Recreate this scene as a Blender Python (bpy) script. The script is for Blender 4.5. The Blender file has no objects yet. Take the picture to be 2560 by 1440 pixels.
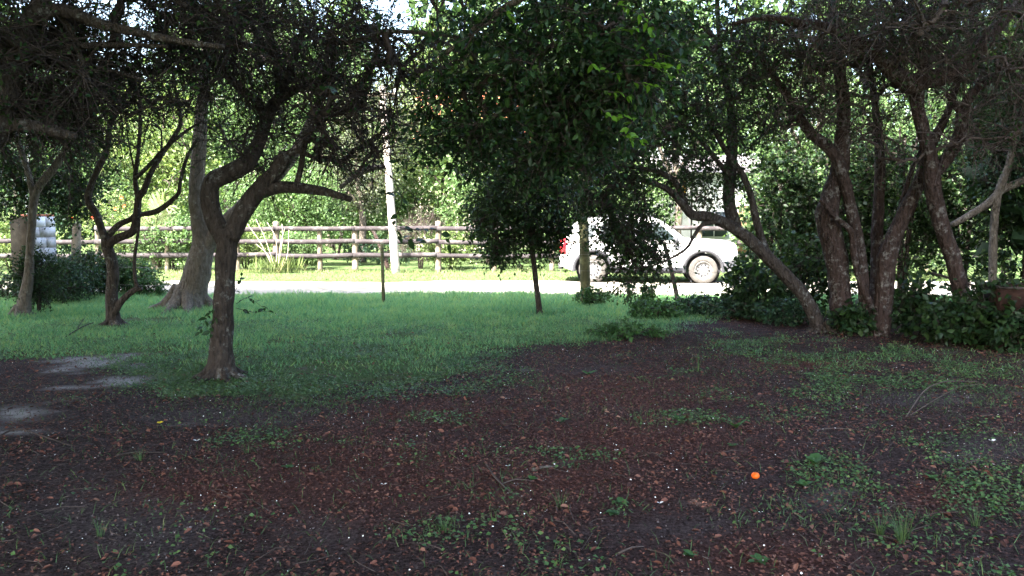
import bpy, math, random
import numpy as np
from mathutils import Vector, Matrix

random.seed(7)
RNG = np.random.default_rng(7)
scene = bpy.context.scene
COL = scene.collection
PI = math.pi

# ------------------------------------------------------------------ camera
FPX = 2009.0
CAM = np.array([0.0, 0.0, 1.6])
PITCH = math.atan(175.0 / FPX)
cam_data = bpy.data.cameras.new("camera")
cam = bpy.data.objects.new("camera", cam_data)
COL.objects.link(cam)
cam.location = CAM
cam.rotation_euler = (PI / 2 - PITCH, 0, 0)
cam_data.sensor_width = 36.0
cam_data.lens = FPX / 2560.0 * 36.0
cam_data.clip_start = 0.05
cam_data.clip_end = 600.0
scene.camera = cam

# ------------------------------------------------------------------ sky and sun
TO_SUN = Vector((-0.45, -0.62, 0.95)).normalized()
world = bpy.data.worlds.new("World")
scene.world = world
world.use_nodes = True
wn = world.node_tree
wn.nodes.clear()
sky = wn.nodes.new("ShaderNodeTexSky")
sky.sky_type = 'NISHITA'
sky.sun_disc = False
sky.sun_elevation = math.asin(TO_SUN.z)
sky.sun_rotation = math.atan2(TO_SUN.x, TO_SUN.y)
sky.air_density = 1.2
sky.dust_density = 4.0
bgn = wn.nodes.new("ShaderNodeBackground")
bgn.inputs[1].default_value = 0.15
won = wn.nodes.new("ShaderNodeOutputWorld")
wn.links.new(sky.outputs[0], bgn.inputs[0])
wn.links.new(bgn.outputs[0], won.inputs[0])

sun_data = bpy.data.lights.new("sun", 'SUN')
sun_data.energy = 5.0
sun_data.angle = math.radians(0.55)
sun_data.color = (1.0, 0.95, 0.87)
sun = bpy.data.objects.new("sun", sun_data)
COL.objects.link(sun)
sun.location = (-10, -12, 30)
sun.rotation_euler = (-TO_SUN).to_track_quat('-Z', 'Y').to_euler()

scene.view_settings.view_transform = 'Standard'
scene.view_settings.look = 'None'
scene.view_settings.gamma = 1.0
scene.view_settings.use_curve_mapping = False
scene.view_settings.exposure = 3.2
scene.render.engine = 'CYCLES'
scene.cycles.max_bounces = 7
scene.cycles.diffuse_bounces = 5
scene.cycles.glossy_bounces = 3
scene.cycles.transmission_bounces = 5
scene.cycles.use_denoising = True
try:
    scene.cycles.denoiser = 'OPENIMAGEDENOISE'
    scene.cycles.denoising_input_passes = 'RGB_ALBEDO_NORMAL'
    scene.cycles.denoising_prefilter = 'ACCURATE'
except Exception:
    pass
scene.cycles.sample_clamp_indirect = 8.0

# ------------------------------------------------------------------ pixel <-> place
_cp, _sp = math.cos(PITCH), math.sin(PITCH)
FWD = np.array([0, _cp, -_sp]); UPV = np.array([0, _sp, _cp])
def at(px, py, Y):
    r = FWD + np.array([(px - 1280) / FPX, 0, 0]) - UPV * ((py - 720) / FPX)
    return CAM + r * (Y / r[1])
def ground(px, py):
    r = FWD + np.array([(px - 1280) / FPX, 0, 0]) - UPV * ((py - 720) / FPX)
    return CAM + r * (-CAM[2] / r[2])
def project(X, Y, Z=0.0):
    dx, dy, dz = X, Y, Z - CAM[2]
    zc = dy * _cp - dz * _sp
    uc = dy * _sp + dz * _cp
    return 1280 + FPX * dx / zc, 720 - FPX * uc / zc

# ------------------------------------------------------------------ mesh helpers
def norm(v):
    return v / np.maximum(np.linalg.norm(v, axis=-1, keepdims=True), 1e-9)

def np_mesh(name, V, faces, smooth=False):
    me = bpy.data.meshes.new(name)
    V = np.asarray(V, dtype=np.float32)
    faces = [np.asarray(f, dtype=np.int32) for f in faces if len(f)]
    me.vertices.add(len(V)); me.vertices.foreach_set('co', V.ravel())
    loops = np.concatenate([f.ravel() for f in faces])
    sizes = np.concatenate([np.full(len(f), f.shape[1], dtype=np.int32) for f in faces])
    starts = np.concatenate([[0], np.cumsum(sizes)[:-1]]).astype(np.int32)
    me.loops.add(len(loops)); me.loops.foreach_set('vertex_index', loops)
    me.polygons.add(len(sizes)); me.polygons.foreach_set('loop_start', starts)
    if smooth:
        me.polygons.foreach_set('use_smooth', np.ones(len(sizes), dtype=bool))
    me.update(calc_edges=True)
    return me

def link(name, me, mat=None, parent=None, kind=None, label=None):
    o = bpy.data.objects.new(name, me)
    COL.objects.link(o)
    if mat is not None and not me.materials:
        me.materials.append(mat)
    if parent is not None:
        o.parent = parent
    if kind: o["kind"] = kind
    if label: o["label"] = label
    return o

def tag(o, label, cat, group=None, kind=None):
    o["label"] = label; o["category"] = cat
    if group: o["group"] = group
    if kind: o["kind"] = kind
    return o

def thing(name, label, cat, loc=(0, 0, 0), rz=0.0, group=None):
    o = bpy.data.objects.new(name, None)
    COL.objects.link(o)
    o.location = tuple(float(c) for c in loc); o.rotation_euler = (0, 0, rz)
    o.empty_display_size = 0.2
    return tag(o, label, cat, group)

class MB:
    """collects verts / faces of mixed size"""
    def __init__(s): s.V = []; s.F = {}; s.n = 0
    def add(s, V, *faces):
        V = np.asarray(V, dtype=float)
        for f in faces:
            f = np.asarray(f, dtype=int)
            if len(f): s.F.setdefault(f.shape[1], []).append(f + s.n)
        s.V.append(V); s.n += len(V)
    def mesh(s, name, smooth=False, origin=None):
        V = np.concatenate(s.V)
        if origin is not None: V = V - np.asarray(origin)
        return np_mesh(name, V, [np.concatenate(s.F[k]) for k in sorted(s.F)], smooth)

def box(mb, c, d, R=None, jit=0.0):
    x, y, z = d[0] / 2, d[1] / 2, d[2] / 2
    V = np.array([[-x, -y, -z], [x, -y, -z], [x, y, -z], [-x, y, -z], [-x, -y, z], [x, -y, z], [x, y, z], [-x, y, z]])
    if jit: V = V + RNG.uniform(-jit, jit, V.shape)
    if R is not None: V = V @ np.array(R).T
    mb.add(V + np.asarray(c), [[0, 3, 2, 1], [4, 5, 6, 7], [0, 1, 5, 4], [1, 2, 6, 5], [2, 3, 7, 6], [3, 0, 4, 7]])

def rotz(a):
    c, s = math.cos(a), math.sin(a)
    return np.array([[c, -s, 0], [s, c, 0], [0, 0, 1]])

def lathe(mb, prof, n=24, M=None, close=True):
    """prof: (r, z) list revolved round z"""
    prof = np.asarray(prof, float); k = len(prof)
    a = np.linspace(0, 2 * PI, n, endpoint=False)
    V = np.stack([np.outer(np.cos(a), prof[:, 0]), np.outer(np.sin(a), prof[:, 0]), np.tile(prof[:, 1], (n, 1))], -1).reshape(-1, 3)
    i = np.arange(n)[:, None]; j = np.arange(k - 1)[None]
    a0 = i * k + j; b0 = ((i + 1) % n) * k + j
    F = np.stack([a0, b0, b0 + 1, a0 + 1], -1).reshape(-1, 4)
    if M is not None:
        V = V @ np.array(M)[:3, :3].T + np.array(M)[:3, 3]
    mb.add(V, F)

def spline(P, R, step):
    """Catmull-Rom through P (n,3) with radii R; about one sample per step metres"""
    P = np.asarray(P, float); R = np.asarray(R, float)
    if len(P) < 3:
        t = np.linspace(0, 1, 4)[:, None]
        return P[0] + (P[-1] - P[0]) * t, R[0] + (R[-1] - R[0]) * t[:, 0]
    Q = np.vstack([2 * P[0] - P[1], P, 2 * P[-1] - P[-2]])
    out, rad = [], []
    for i in range(len(P) - 1):
        p0, p1, p2, p3 = Q[i:i + 4]
        m = max(1, int(np.linalg.norm(p2 - p1) / step))
        for t in np.arange(m) / m:
            out.append(0.5 * (2 * p1 + (p2 - p0) * t + (2 * p0 - 5 * p1 + 4 * p2 - p3) * t * t + (3 * p1 - p0 - 3 * p2 + p3) * t ** 3))
            rad.append(R[i] + (R[i + 1] - R[i]) * t)
    out.append(P[-1]); rad.append(R[-1])
    return np.array(out), np.array(rad)

_ph = RNG.uniform(0, 6.28, (6, 3)); _dr = norm(RNG.normal(size=(6, 3)))
def lump(P, f):
    s = 0
    for k in range(6):
        s = s + np.sin((P @ _dr[k]) * f * (1 + 0.55 * k) + _ph[k, 0]) / (1 + 0.4 * k)
    return s / 3.2

def tube(mb, P, R, sides=10, lumpy=0.0, freq=9.0, cap=True):
    P = np.asarray(P, float); R = np.asarray(R, float); n = len(P)
    T = np.gradient(P, axis=0); T = norm(T)
    ref = np.array([0.0, 0, 1]) if abs(T[0, 2]) < 0.9 else np.array([1.0, 0, 0])
    u = norm(np.cross(T[0], ref)); U = [u]
    for i in range(1, n):
        u = U[-1] - T[i] * np.dot(U[-1], T[i]); U.append(norm(u))
    U = np.array(U); W = np.cross(T, U)
    a = np.linspace(0, 2 * PI, sides, endpoint=False)
    D = U[:, None] * np.cos(a)[None, :, None] + W[:, None] * np.sin(a)[None, :, None]
    V = P[:, None] + D * R[:, None, None]
    if lumpy:
        k = lump(V.reshape(-1, 3), freq).reshape(n, sides) + 0.5 * lump(V.reshape(-1, 3) + 3.1, freq * 2.6).reshape(n, sides)
        V = P[:, None] + D * (R[:, None] * (1 + lumpy * k))[:, :, None]
    i = np.arange(n - 1)[:, None]; j = np.arange(sides)[None]
    a0 = i * sides + j; b0 = i * sides + (j + 1) % sides
    F = np.stack([a0, b0, b0 + sides, a0 + sides], -1).reshape(-1, 4)
    V = V.reshape(-1, 3)
    if cap:
        V = np.vstack([V, P[0] - T[0] * R[0] * 0.2, P[-1] + T[-1] * R[-1] * 0.3])
        c0, c1 = n * sides, n * sides + 1
        jj = np.arange(sides)
        T0 = np.stack([np.full(sides, c0), (jj + 1) % sides, jj], -1)
        T1 = np.stack([np.full(sides, c1), (n - 1) * sides + jj, (n - 1) * sides + (jj + 1) % sides], -1)
        mb.add(V, F, np.vstack([T0, T1]))
    else:
        mb.add(V, F)

def fine_tubes(mb, S, D, L, r0, r1, bend):
    """many 3-sided two-segment twigs at once"""
    n = len(S)
    side = norm(np.cross(D, RNG.normal(size=(n, 3))))
    M = S + D * (L * 0.5)[:, None] + side * (L * bend)[:, None]
    E = S + D * L[:, None] + side * (L * bend * 0.4)[:, None]
    U = side; W = norm(np.cross(D, U))
    rings = []
    for C, r in ((S, r0), (M, 0.5 * (r0 + r1)), (E, r1)):
        for k in range(3):
            a = k * 2 * PI / 3
            rings.append(C + (U * math.cos(a) + W * math.sin(a)) * np.reshape(r, (-1, 1)))
    V = np.stack(rings, 1).reshape(-1, 3)
    base = (np.arange(n) * 9)[:, None]
    q = []
    for s in range(2):
        for k in range(3):
            q.append([s * 3 + k, s * 3 + (k + 1) % 3, s * 3 + 3 + (k + 1) % 3, s * 3 + 3 + k])
    F = (base[:, :, None] + np.array(q)[None]).reshape(-1, 4)
    mb.add(V, F)
    return M, E

def leaves(mb, P, D, N, L, ratio=0.28, detail=1, fold=0.25):
    n = len(P)
    D = norm(D); S = norm(np.cross(D, N)); Nn = np.cross(S, D)
    Lc = np.reshape(L, (-1, 1)); Wd = Lc * ratio
    if detail == 1:
        V = np.stack([P, P + D * Lc * 0.45 + S * Wd + Nn * Wd * fold, P + D * Lc - Nn * Lc * 0.08, P + D * Lc * 0.45 - S * Wd + Nn * Wd * fold], 1)
        b = (np.arange(n) * 4)[:, None]
        F = np.stack([np.hstack([b, b + 1, b + 2]), np.hstack([b, b + 2, b + 3])], 1).reshape(-1, 3)
        mb.add(V.reshape(-1, 3), F)
    else:
        V = np.stack([P, P + D * Lc - Nn * Lc * 0.12,
                      P + D * Lc * 0.28 + S * Wd * 0.85 + Nn * Wd * fold, P + D * Lc * 0.66 + S * Wd * 0.8 + Nn * Wd * fold * 0.8 - Nn * Lc * 0.03,
                      P + D * Lc * 0.28 - S * Wd * 0.85 + Nn * Wd * fold, P + D * Lc * 0.66 - S * Wd * 0.8 + Nn * Wd * fold * 0.8 - Nn * Lc * 0.03], 1)
        b = (np.arange(n) * 6)[:, None]
        F = np.stack([np.hstack([b, b + 2, b + 3, b + 1]), np.hstack([b, b + 1, b + 5, b + 4])], 1).reshape(-1, 4)
        mb.add(V.reshape(-1, 3), F)

# ------------------------------------------------------------------ materials
def new_mat(name):
    m = bpy.data.materials.new(name); m.use_nodes = True
    nt = m.node_tree; nt.nodes.clear()
    return m, nt
def nd(nt, t, **kw):
    n = nt.nodes.new(t)
    for k, v in kw.items(): setattr(n, k, v)
    return n
def lk(nt, a, b): nt.links.new(a, b)
def ramp(nt, stops):
    r = nd(nt, "ShaderNodeValToRGB")
    e = r.color_ramp.elements
    while len(e) < len(stops): e.new(0.5)
    for el, (p, c) in zip(e, stops):
        el.position = p; el.color = (*c, 1)
    return r
def noise(nt, co, scale, detail=4.0, rough=0.6, dist=0.0):
    n = nd(nt, "ShaderNodeTexNoise")
    n.inputs['Scale'].default_value = scale; n.inputs['Detail'].default_value = detail
    n.inputs['Roughness'].default_value = rough; n.inputs['Distortion'].default_value = dist
    if co is not None: lk(nt, co, n.inputs['Vector'])
    return n
def mix(nt, fac, a, b, mode='MIX'):
    m = nd(nt, "ShaderNodeMix", data_type='RGBA', blend_type=mode)
    for sock, v in ((m.inputs['Factor'], fac), (m.inputs['A'], a), (m.inputs['B'], b)):
        if isinstance(v, (int, float)): sock.default_value = v
        elif isinstance(v, tuple): sock.default_value = (*v, 1)
        else: lk(nt, v, sock)
    return m.outputs['Result']
def bump(nt, h, strength, dist=0.01):
    b = nd(nt, "ShaderNodeBump"); b.inputs['Strength'].default_value = strength; b.inputs['Distance'].default_value = dist
    lk(nt, h, b.inputs['Height']); return b.outputs[0]
def principled(nt, col, rough=0.8, normal=None, spec=0.3, metal=0.0):
    p = nd(nt, "ShaderNodeBsdfPrincipled"); o = nd(nt, "ShaderNodeOutputMaterial")
    if isinstance(col, tuple): p.inputs['Base Color'].default_value = (*col, 1)
    else: lk(nt, col, p.inputs['Base Color'])
    if isinstance(rough, (int, float)): p.inputs['Roughness'].default_value = rough
    else: lk(nt, rough, p.inputs['Roughness'])
    p.inputs['Specular IOR Level'].default_value = spec; p.inputs['Metallic'].default_value = metal
    if normal is not None: lk(nt, normal, p.inputs['Normal'])
    lk(nt, p.outputs[0], o.inputs[0]); return p

def leaf_mat(name, stops, trans=0.35, rough=0.45, tint=(1.25, 1.15, 0.55), nscale=0.9):
    m, nt = new_mat(name)
    g = nd(nt, "ShaderNodeNewGeometry")
    tc = nd(nt, "ShaderNodeTexCoord")
    n = noise(nt, tc.outputs['Object'], nscale, 3.0)
    add = nd(nt, "ShaderNodeMath", operation='MULTIPLY_ADD')
    lk(nt, g.outputs['Random Per Island'], add.inputs[0]); add.inputs[1].default_value = 0.65
    sub = nd(nt, "ShaderNodeMath", operation='MULTIPLY_ADD'); lk(nt, n.outputs[0], sub.inputs[0]); sub.inputs[1].default_value = 0.9; sub.inputs[2].default_value = -0.27
    lk(nt, sub.outputs[0], add.inputs[2])
    r = ramp(nt, stops); lk(nt, add.outputs[0], r.inputs[0])
    p = nd(nt, "ShaderNodeBsdfPrincipled"); lk(nt, r.outputs[0], p.inputs['Base Color'])
    p.inputs['Roughness'].default_value = rough; p.inputs['Specular IOR Level'].default_value = 0.28
    t = nd(nt, "ShaderNodeBsdfTranslucent")
    tcol = mix(nt, 1.0, r.outputs[0], tint, 'MULTIPLY'); lk(nt, tcol, t.inputs[0])
    ms = nd(nt, "ShaderNodeMixShader"); ms.inputs[0].default_value = trans
    lk(nt, p.outputs[0], ms.inputs[1]); lk(nt, t.outputs[0], ms.inputs[2])
    o = nd(nt, "ShaderNodeOutputMaterial"); lk(nt, ms.outputs[0], o.inputs[0])
    return m

def bark_mat(name, dark, light, lichen, amount=0.5, scale=1.0):
    m, nt = new_mat(name)
    tc = nd(nt, "ShaderNodeTexCoord"); co = tc.outputs['Object']
    mp = nd(nt, "ShaderNodeMapping"); mp.inputs['Scale'].default_value = (1, 1, 0.38); lk(nt, co, mp.inputs[0])
    n1 = noise(nt, mp.outputs[0], 22 * scale, 6, 0.7, 0.4)
    n2 = noise(nt, co, 6 * scale, 5, 0.65)
    n3 = noise(nt, co, 19 * scale, 5, 0.7)
    v = nd(nt, "ShaderNodeTexVoronoi"); v.inputs['Scale'].default_value = 34 * scale; lk(nt, mp.outputs[0], v.inputs['Vector'])
    base = ramp(nt, [(0.3, dark), (0.7, light)]); lk(nt, n1.outputs[0], base.inputs[0])
    lm = nd(nt, "ShaderNodeMath", operation='MULTIPLY'); lk(nt, n2.outputs[0], lm.inputs[0]); lk(nt, n3.outputs[0], lm.inputs[1])
    lr = ramp(nt, [(0.35 - 0.12 * amount, (0, 0, 0)), (0.48 - 0.12 * amount, (0.9, 0.9, 0.9))]); lk(nt, lm.outputs[0], lr.inputs[0])
    col = mix(nt, lr.outputs[0], base.outputs[0], lichen)
    h = nd(nt, "ShaderNodeMath", operation='ADD'); lk(nt, n1.outputs[0], h.inputs[0]); lk(nt, v.outputs['Distance'], h.inputs[1])
    principled(nt, col, 0.9, bump(nt, h.outputs[0], 0.9, 0.03), 0.15)
    return m

def plain(name, col, rough=0.7, var=0.25, scale=12, metal=0.0, spec=0.3, bumpy=0.2):
    m, nt = new_mat(name)
    tc = nd(nt, "ShaderNodeTexCoord")
    n = noise(nt, tc.outputs['Object'], scale, 5, 0.65)
    r = ramp(nt, [(0.25, tuple(c * (1 - var) for c in col)), (0.75, tuple(min(1, c * (1 + var)) for c in col))])
    lk(nt, n.outputs[0], r.inputs[0])
    principled(nt, r.outputs[0], rough, bump(nt, n.outputs[0], bumpy, 0.004) if bumpy else None, spec, metal)
    return m

M = {}
M['bark_dark'] = bark_mat("bark_dark", (0.019, 0.015, 0.013), (0.075, 0.06, 0.052), (0.21, 0.215, 0.205), 0.5)
M['bark_grey'] = bark_mat("bark_grey", (0.06, 0.05, 0.042), (0.17, 0.148, 0.125), (0.26, 0.26, 0.235), 0.35)
M['bark_red'] = bark_mat("bark_red", (0.016, 0.011, 0.0095), (0.072, 0.048, 0.041), (0.19, 0.182, 0.17), 0.62)
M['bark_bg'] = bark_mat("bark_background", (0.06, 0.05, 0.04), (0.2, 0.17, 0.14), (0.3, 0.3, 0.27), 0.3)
M['twig'] = plain("twig", (0.04, 0.03, 0.027), 0.9, 0.4, 8, bumpy=0)
M['twig_dry'] = plain("dry_twig", (0.075, 0.056, 0.049), 0.9, 0.4, 8, bumpy=0)
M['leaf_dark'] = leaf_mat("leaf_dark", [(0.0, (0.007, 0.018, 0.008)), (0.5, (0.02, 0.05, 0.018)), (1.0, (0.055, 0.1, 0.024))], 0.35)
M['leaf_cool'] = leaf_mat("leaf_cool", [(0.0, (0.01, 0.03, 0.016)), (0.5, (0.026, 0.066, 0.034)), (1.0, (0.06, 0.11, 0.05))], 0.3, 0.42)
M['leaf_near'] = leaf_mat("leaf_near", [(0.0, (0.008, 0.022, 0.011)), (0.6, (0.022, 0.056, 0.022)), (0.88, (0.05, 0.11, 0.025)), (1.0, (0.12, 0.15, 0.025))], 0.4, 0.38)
M['leaf_lit_green'] = leaf_mat("leaf_lit_green", [(0.0, (0.07, 0.19, 0.02)), (1.0, (0.15, 0.31, 0.035))], 0.5, 0.4)  # raised green stands in for light passing through these leaves
M['leaf_sun_haze'] = leaf_mat("leaf_sun_haze", [(0.0, (0.045, 0.085, 0.03)), (0.5, (0.095, 0.17, 0.06)), (1.0, (0.18, 0.26, 0.11))], 0.4, 0.5, (1.15, 1.15, 0.7))  # paler greens stand in for haze over the trees beyond the fence
M['leaf_sun_haze2'] = leaf_mat("leaf_sun_yellow", [(0.0, (0.06, 0.1, 0.03)), (0.5, (0.13, 0.2, 0.06)), (1.0, (0.26, 0.3, 0.13))], 0.4, 0.5, (1.15, 1.15, 0.7))
M['leaf_grey'] = leaf_mat("leaf_grey_green", [(0.0, (0.05, 0.07, 0.04)), (1.0, (0.17, 0.2, 0.12))], 0.3, 0.5)
M['grass'] = leaf_mat("grass_blade", [(0.0, (0.045, 0.14, 0.055)), (0.3, (0.12, 0.255, 0.125)), (0.55, (0.195, 0.34, 0.17)), (0.8, (0.245, 0.35, 0.12)), (1.0, (0.42, 0.40, 0.2))], 0.55, 0.45, (1.05, 1.2, 0.85), 2.6)
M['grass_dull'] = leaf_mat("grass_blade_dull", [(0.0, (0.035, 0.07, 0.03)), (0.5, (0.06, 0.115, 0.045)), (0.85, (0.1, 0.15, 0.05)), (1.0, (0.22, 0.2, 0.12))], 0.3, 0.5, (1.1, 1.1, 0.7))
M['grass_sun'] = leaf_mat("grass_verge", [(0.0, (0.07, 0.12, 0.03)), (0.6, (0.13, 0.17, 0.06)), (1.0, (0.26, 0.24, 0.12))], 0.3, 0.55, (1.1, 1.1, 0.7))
M['weed'] = leaf_mat("weed_leaf", [(0.0, (0.025, 0.07, 0.025)), (1.0, (0.065, 0.14, 0.04))], 0.3, 0.45)
M['litter'] = leaf_mat("fallen_leaf", [(0.0, (0.03, 0.015, 0.013)), (0.4, (0.09, 0.036, 0.027)), (0.75, (0.165, 0.07, 0.05)), (0.95, (0.21, 0.12, 0.085)), (1.0, (0.36, 0.29, 0.24))], 0.1, 0.7, (1, 0.8, 0.6))
M['petal'] = plain("white_petal", (0.75, 0.74, 0.72), 0.6, 0.1, 10, bumpy=0)
M['frond'] = leaf_mat("palm_frond", [(0.0, (0.13, 0.18, 0.07)), (1.0, (0.3, 0.34, 0.17))], 0.3, 0.4)
M['cane'] = plain("dry_cane", (0.45, 0.39, 0.28), 0.8, 0.3, 8)
M['flower'] = plain("red_flower", (0.75, 0.09, 0.03), 0.6, 0.15, 10, bumpy=0)
M['orange'] = plain("orange_fruit", (0.85, 0.13, 0.01), 0.5, 0.12, 20)
M['yellow'] = plain("yellow_petal", (0.85, 0.62, 0.02), 0.6, 0.1, 20, bumpy=0)
M['wire'] = plain("fence_wire", (0.22, 0.2, 0.18), 0.6, 0.2, 5, 0.6, bumpy=0)
M['pipe'] = plain("galvanised_pipe", (0.5, 0.5, 0.5), 0.5, 0.2, 6, 0.5)

def wood_mat(name, dark, light, streak=30, pale=None):
    m, nt = new_mat(name)
    tc = nd(nt, "ShaderNodeTexCoord")
    mp = nd(nt, "ShaderNodeMapping"); mp.inputs['Scale'].default_value = (0.12, 1, 1) if pale else (1, 1, 0.1); lk(nt, tc.outputs['Object'], mp.inputs[0])
    n = noise(nt, mp.outputs[0], streak, 6, 0.7, 0.6)
    n2 = noise(nt, tc.outputs['Object'], 2.2, 5, 0.7)
    r = ramp(nt, [(0.3, dark), (0.72, light)]); lk(nt, n.outputs[0], r.inputs[0])
    col = r.outputs[0]
    r2 = ramp(nt, [(0.5, (0, 0, 0)), (0.68, (1, 1, 1))]); lk(nt, n2.outputs[0], r2.inputs[0])
    col = mix(nt, r2.outputs[0], col, pale or tuple(min(1, c * 1.7) for c in light))
    principled(nt, col, 0.9, bump(nt, n.outputs[0], 0.6, 0.01), 0.15)
    return m
M['rail'] = wood_mat("fence_rail_wood", (0.024, 0.02, 0.022), (0.066, 0.057, 0.06), 26, (0.125, 0.113, 0.112))
M['post'] = wood_mat("fence_post_wood", (0.09, 0.072, 0.054), (0.22, 0.185, 0.14), 30)
M['post_green'] = wood_mat("mossy_post_wood", (0.045, 0.045, 0.024), (0.10, 0.098, 0.05), 24)
M['post_dark'] = wood_mat("dark_stake_wood", (0.018, 0.015, 0.014), (0.05, 0.042, 0.037), 24)
M['pole'] = wood_mat("pole_wood", (0.24, 0.2, 0.17), (0.5, 0.44, 0.38), 30)

# ================================================================== GROUND
def vnoise(X, Y, f, seed=0):
    r = np.random.default_rng(seed); s = np.zeros_like(X)
    for k in range(7):
        a = r.uniform(0, 6.28); g = f * r.uniform(0.6, 1.9)
        s = s + np.sin((X * math.cos(a) + Y * math.sin(a)) * g + r.uniform(0, 6.28) + 1.3 * np.sin((X * math.sin(a) - Y * math.cos(a)) * g * 0.7 + k))
    return s / 4.0
def sstep(a, b, x):
    t = np.clip((x - a) / (b - a), 0, 1); return t * t * (3 - 2 * t)

# lower edge of the grassy strip, as (px, py) points on the ground
_EDGE = np.array([(-400, 880), (0, 900), (180, 905), (330, 985), (520, 1010), (700, 1015), (900, 985), (1050, 955), (1200, 915), (1350, 885), (1500, 855), (1650, 820), (1800, 800), (2000, 780), (3200, 780)], float)
SAND = [(230, 905, 120, 20), (170, 925, 70, 14), (300, 950, 90, 13), (330, 915, 50, 10), (40, 1030, 110, 20), (20, 1078, 110, 12), (180, 968, 90, 6)]
BARE = [(300, 1300, 330, 110), (1680, 1320, 200, 60), (820, 1330, 180, 70), (560, 1040, 330, 30), (2450, 1120, 160, 40), (1480, 925, 160, 22), (2300, 1000, 200, 30), (150, 1180, 200, 40), (1850, 1215, 130, 30)]
RED = [(1560, 990, 260, 60), (1350, 1210, 330, 90), (900, 1180, 380, 120), (560, 1220, 260, 60), (2020, 905, 120, 16), (1550, 1110, 330, 80), (1130, 1040, 260, 40), (1900, 1390, 240, 50), (2350, 1240, 100, 30)]
GREEN = [(2480, 1230, 190, 90), (2230, 1340, 230, 90), (2080, 1190, 230, 60), (1950, 1300, 160, 50), (2400, 1120, 200, 40), (2400, 1000, 220, 60), (2150, 960, 300, 50), (1560, 1280, 70, 25), (760, 1020, 200, 22), (1120, 1050, 120, 20), (2500, 1420, 120, 30), (2200, 890, 400, 26), (2450, 930, 220, 40), (1850, 870, 200, 26), (1130, 1330, 200, 50), (560, 1400, 80, 40), (1650, 1060, 180, 30), (700, 1100, 200, 30), (1050, 980, 250, 22), (2030, 1290, 150, 30), (1300, 960, 160, 24), (1420, 1140, 140, 26)]
def blobsum(px, py, lst):
    s = np.zeros_like(px)
    for (x, y, a, b) in lst:
        s = np.maximum(s, np.exp(-(((px - x) / a) ** 2 + ((py - y) / b) ** 2)))
    return s
def zones(X, Y):
    """grass, litter, sand cover (0..1) of the yard at world X, Y"""
    Yc = np.maximum(Y, 1.5)
    px, py = project(X, Yc, 0.0)
    n = vnoise(X, Y, 1.6, 3); n2 = vnoise(X, Y, 4.5, 5); n3 = vnoise(X, Y, 10, 8)
    # distance past the edge, in metres
    ey = np.interp(px, _EDGE[:, 0], _EDGE[:, 1]); Ye = CAM[2] * FPX / np.maximum(ey - 545, 20)
    g = sstep(-0.9, 0.9, Y - Ye + 0.6 * n + 0.5 * n2 + 0.35 * n3)
    spots = blobsum(px, py, GREEN)
    g = np.maximum(g, 0.6 * sstep(0.2, 1.0, spots + 0.4 * n2 + 0.3 * n3))
    g = np.maximum(g, 0.42 * sstep(-0.1, 0.9, 0.3 * n + 0.5 * n2 + 0.35 * n3))
    sand = 0.85 * sstep(0.3, 1.0, blobsum(px, py, SAND) + 0.3 * n3 + 0.25 * n2)
    bare = sstep(0.25, 1.0, blobsum(px, py, BARE) + 0.3 * n2 + 0.22 * n3 + 0.12 * n)
    red = blobsum(px, py, RED)
    lit = np.clip(0.5 + 0.75 * red + 0.25 * n2 + 0.2 * n3 - 0.6 * bare, 0.08, 1)
    lit = lit * (1 - 0.85 * g) * (1 - sand)
    road = road_mask(X, Y)
    g = g * (1 - sand) * (1 - 0.6 * bare * (Y < 11))
    zones.bare = bare
    return g * (1 - road), lit * (1 - road), sand, red
def road_mask(X, Y):
    lo = 16.65 + 0.18 * vnoise(X, X * 0.3, 0.9, 21); hi = 20.4 + 0.3 * vnoise(X, X * 0.2, 0.7, 22)
    return ((Y > lo) & (Y < hi)).astype(float)

def hgt(X, Y):
    return 0.018 * vnoise(X, Y, 1.1, 31) + 0.008 * vnoise(X, Y, 4.0, 32)

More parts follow.
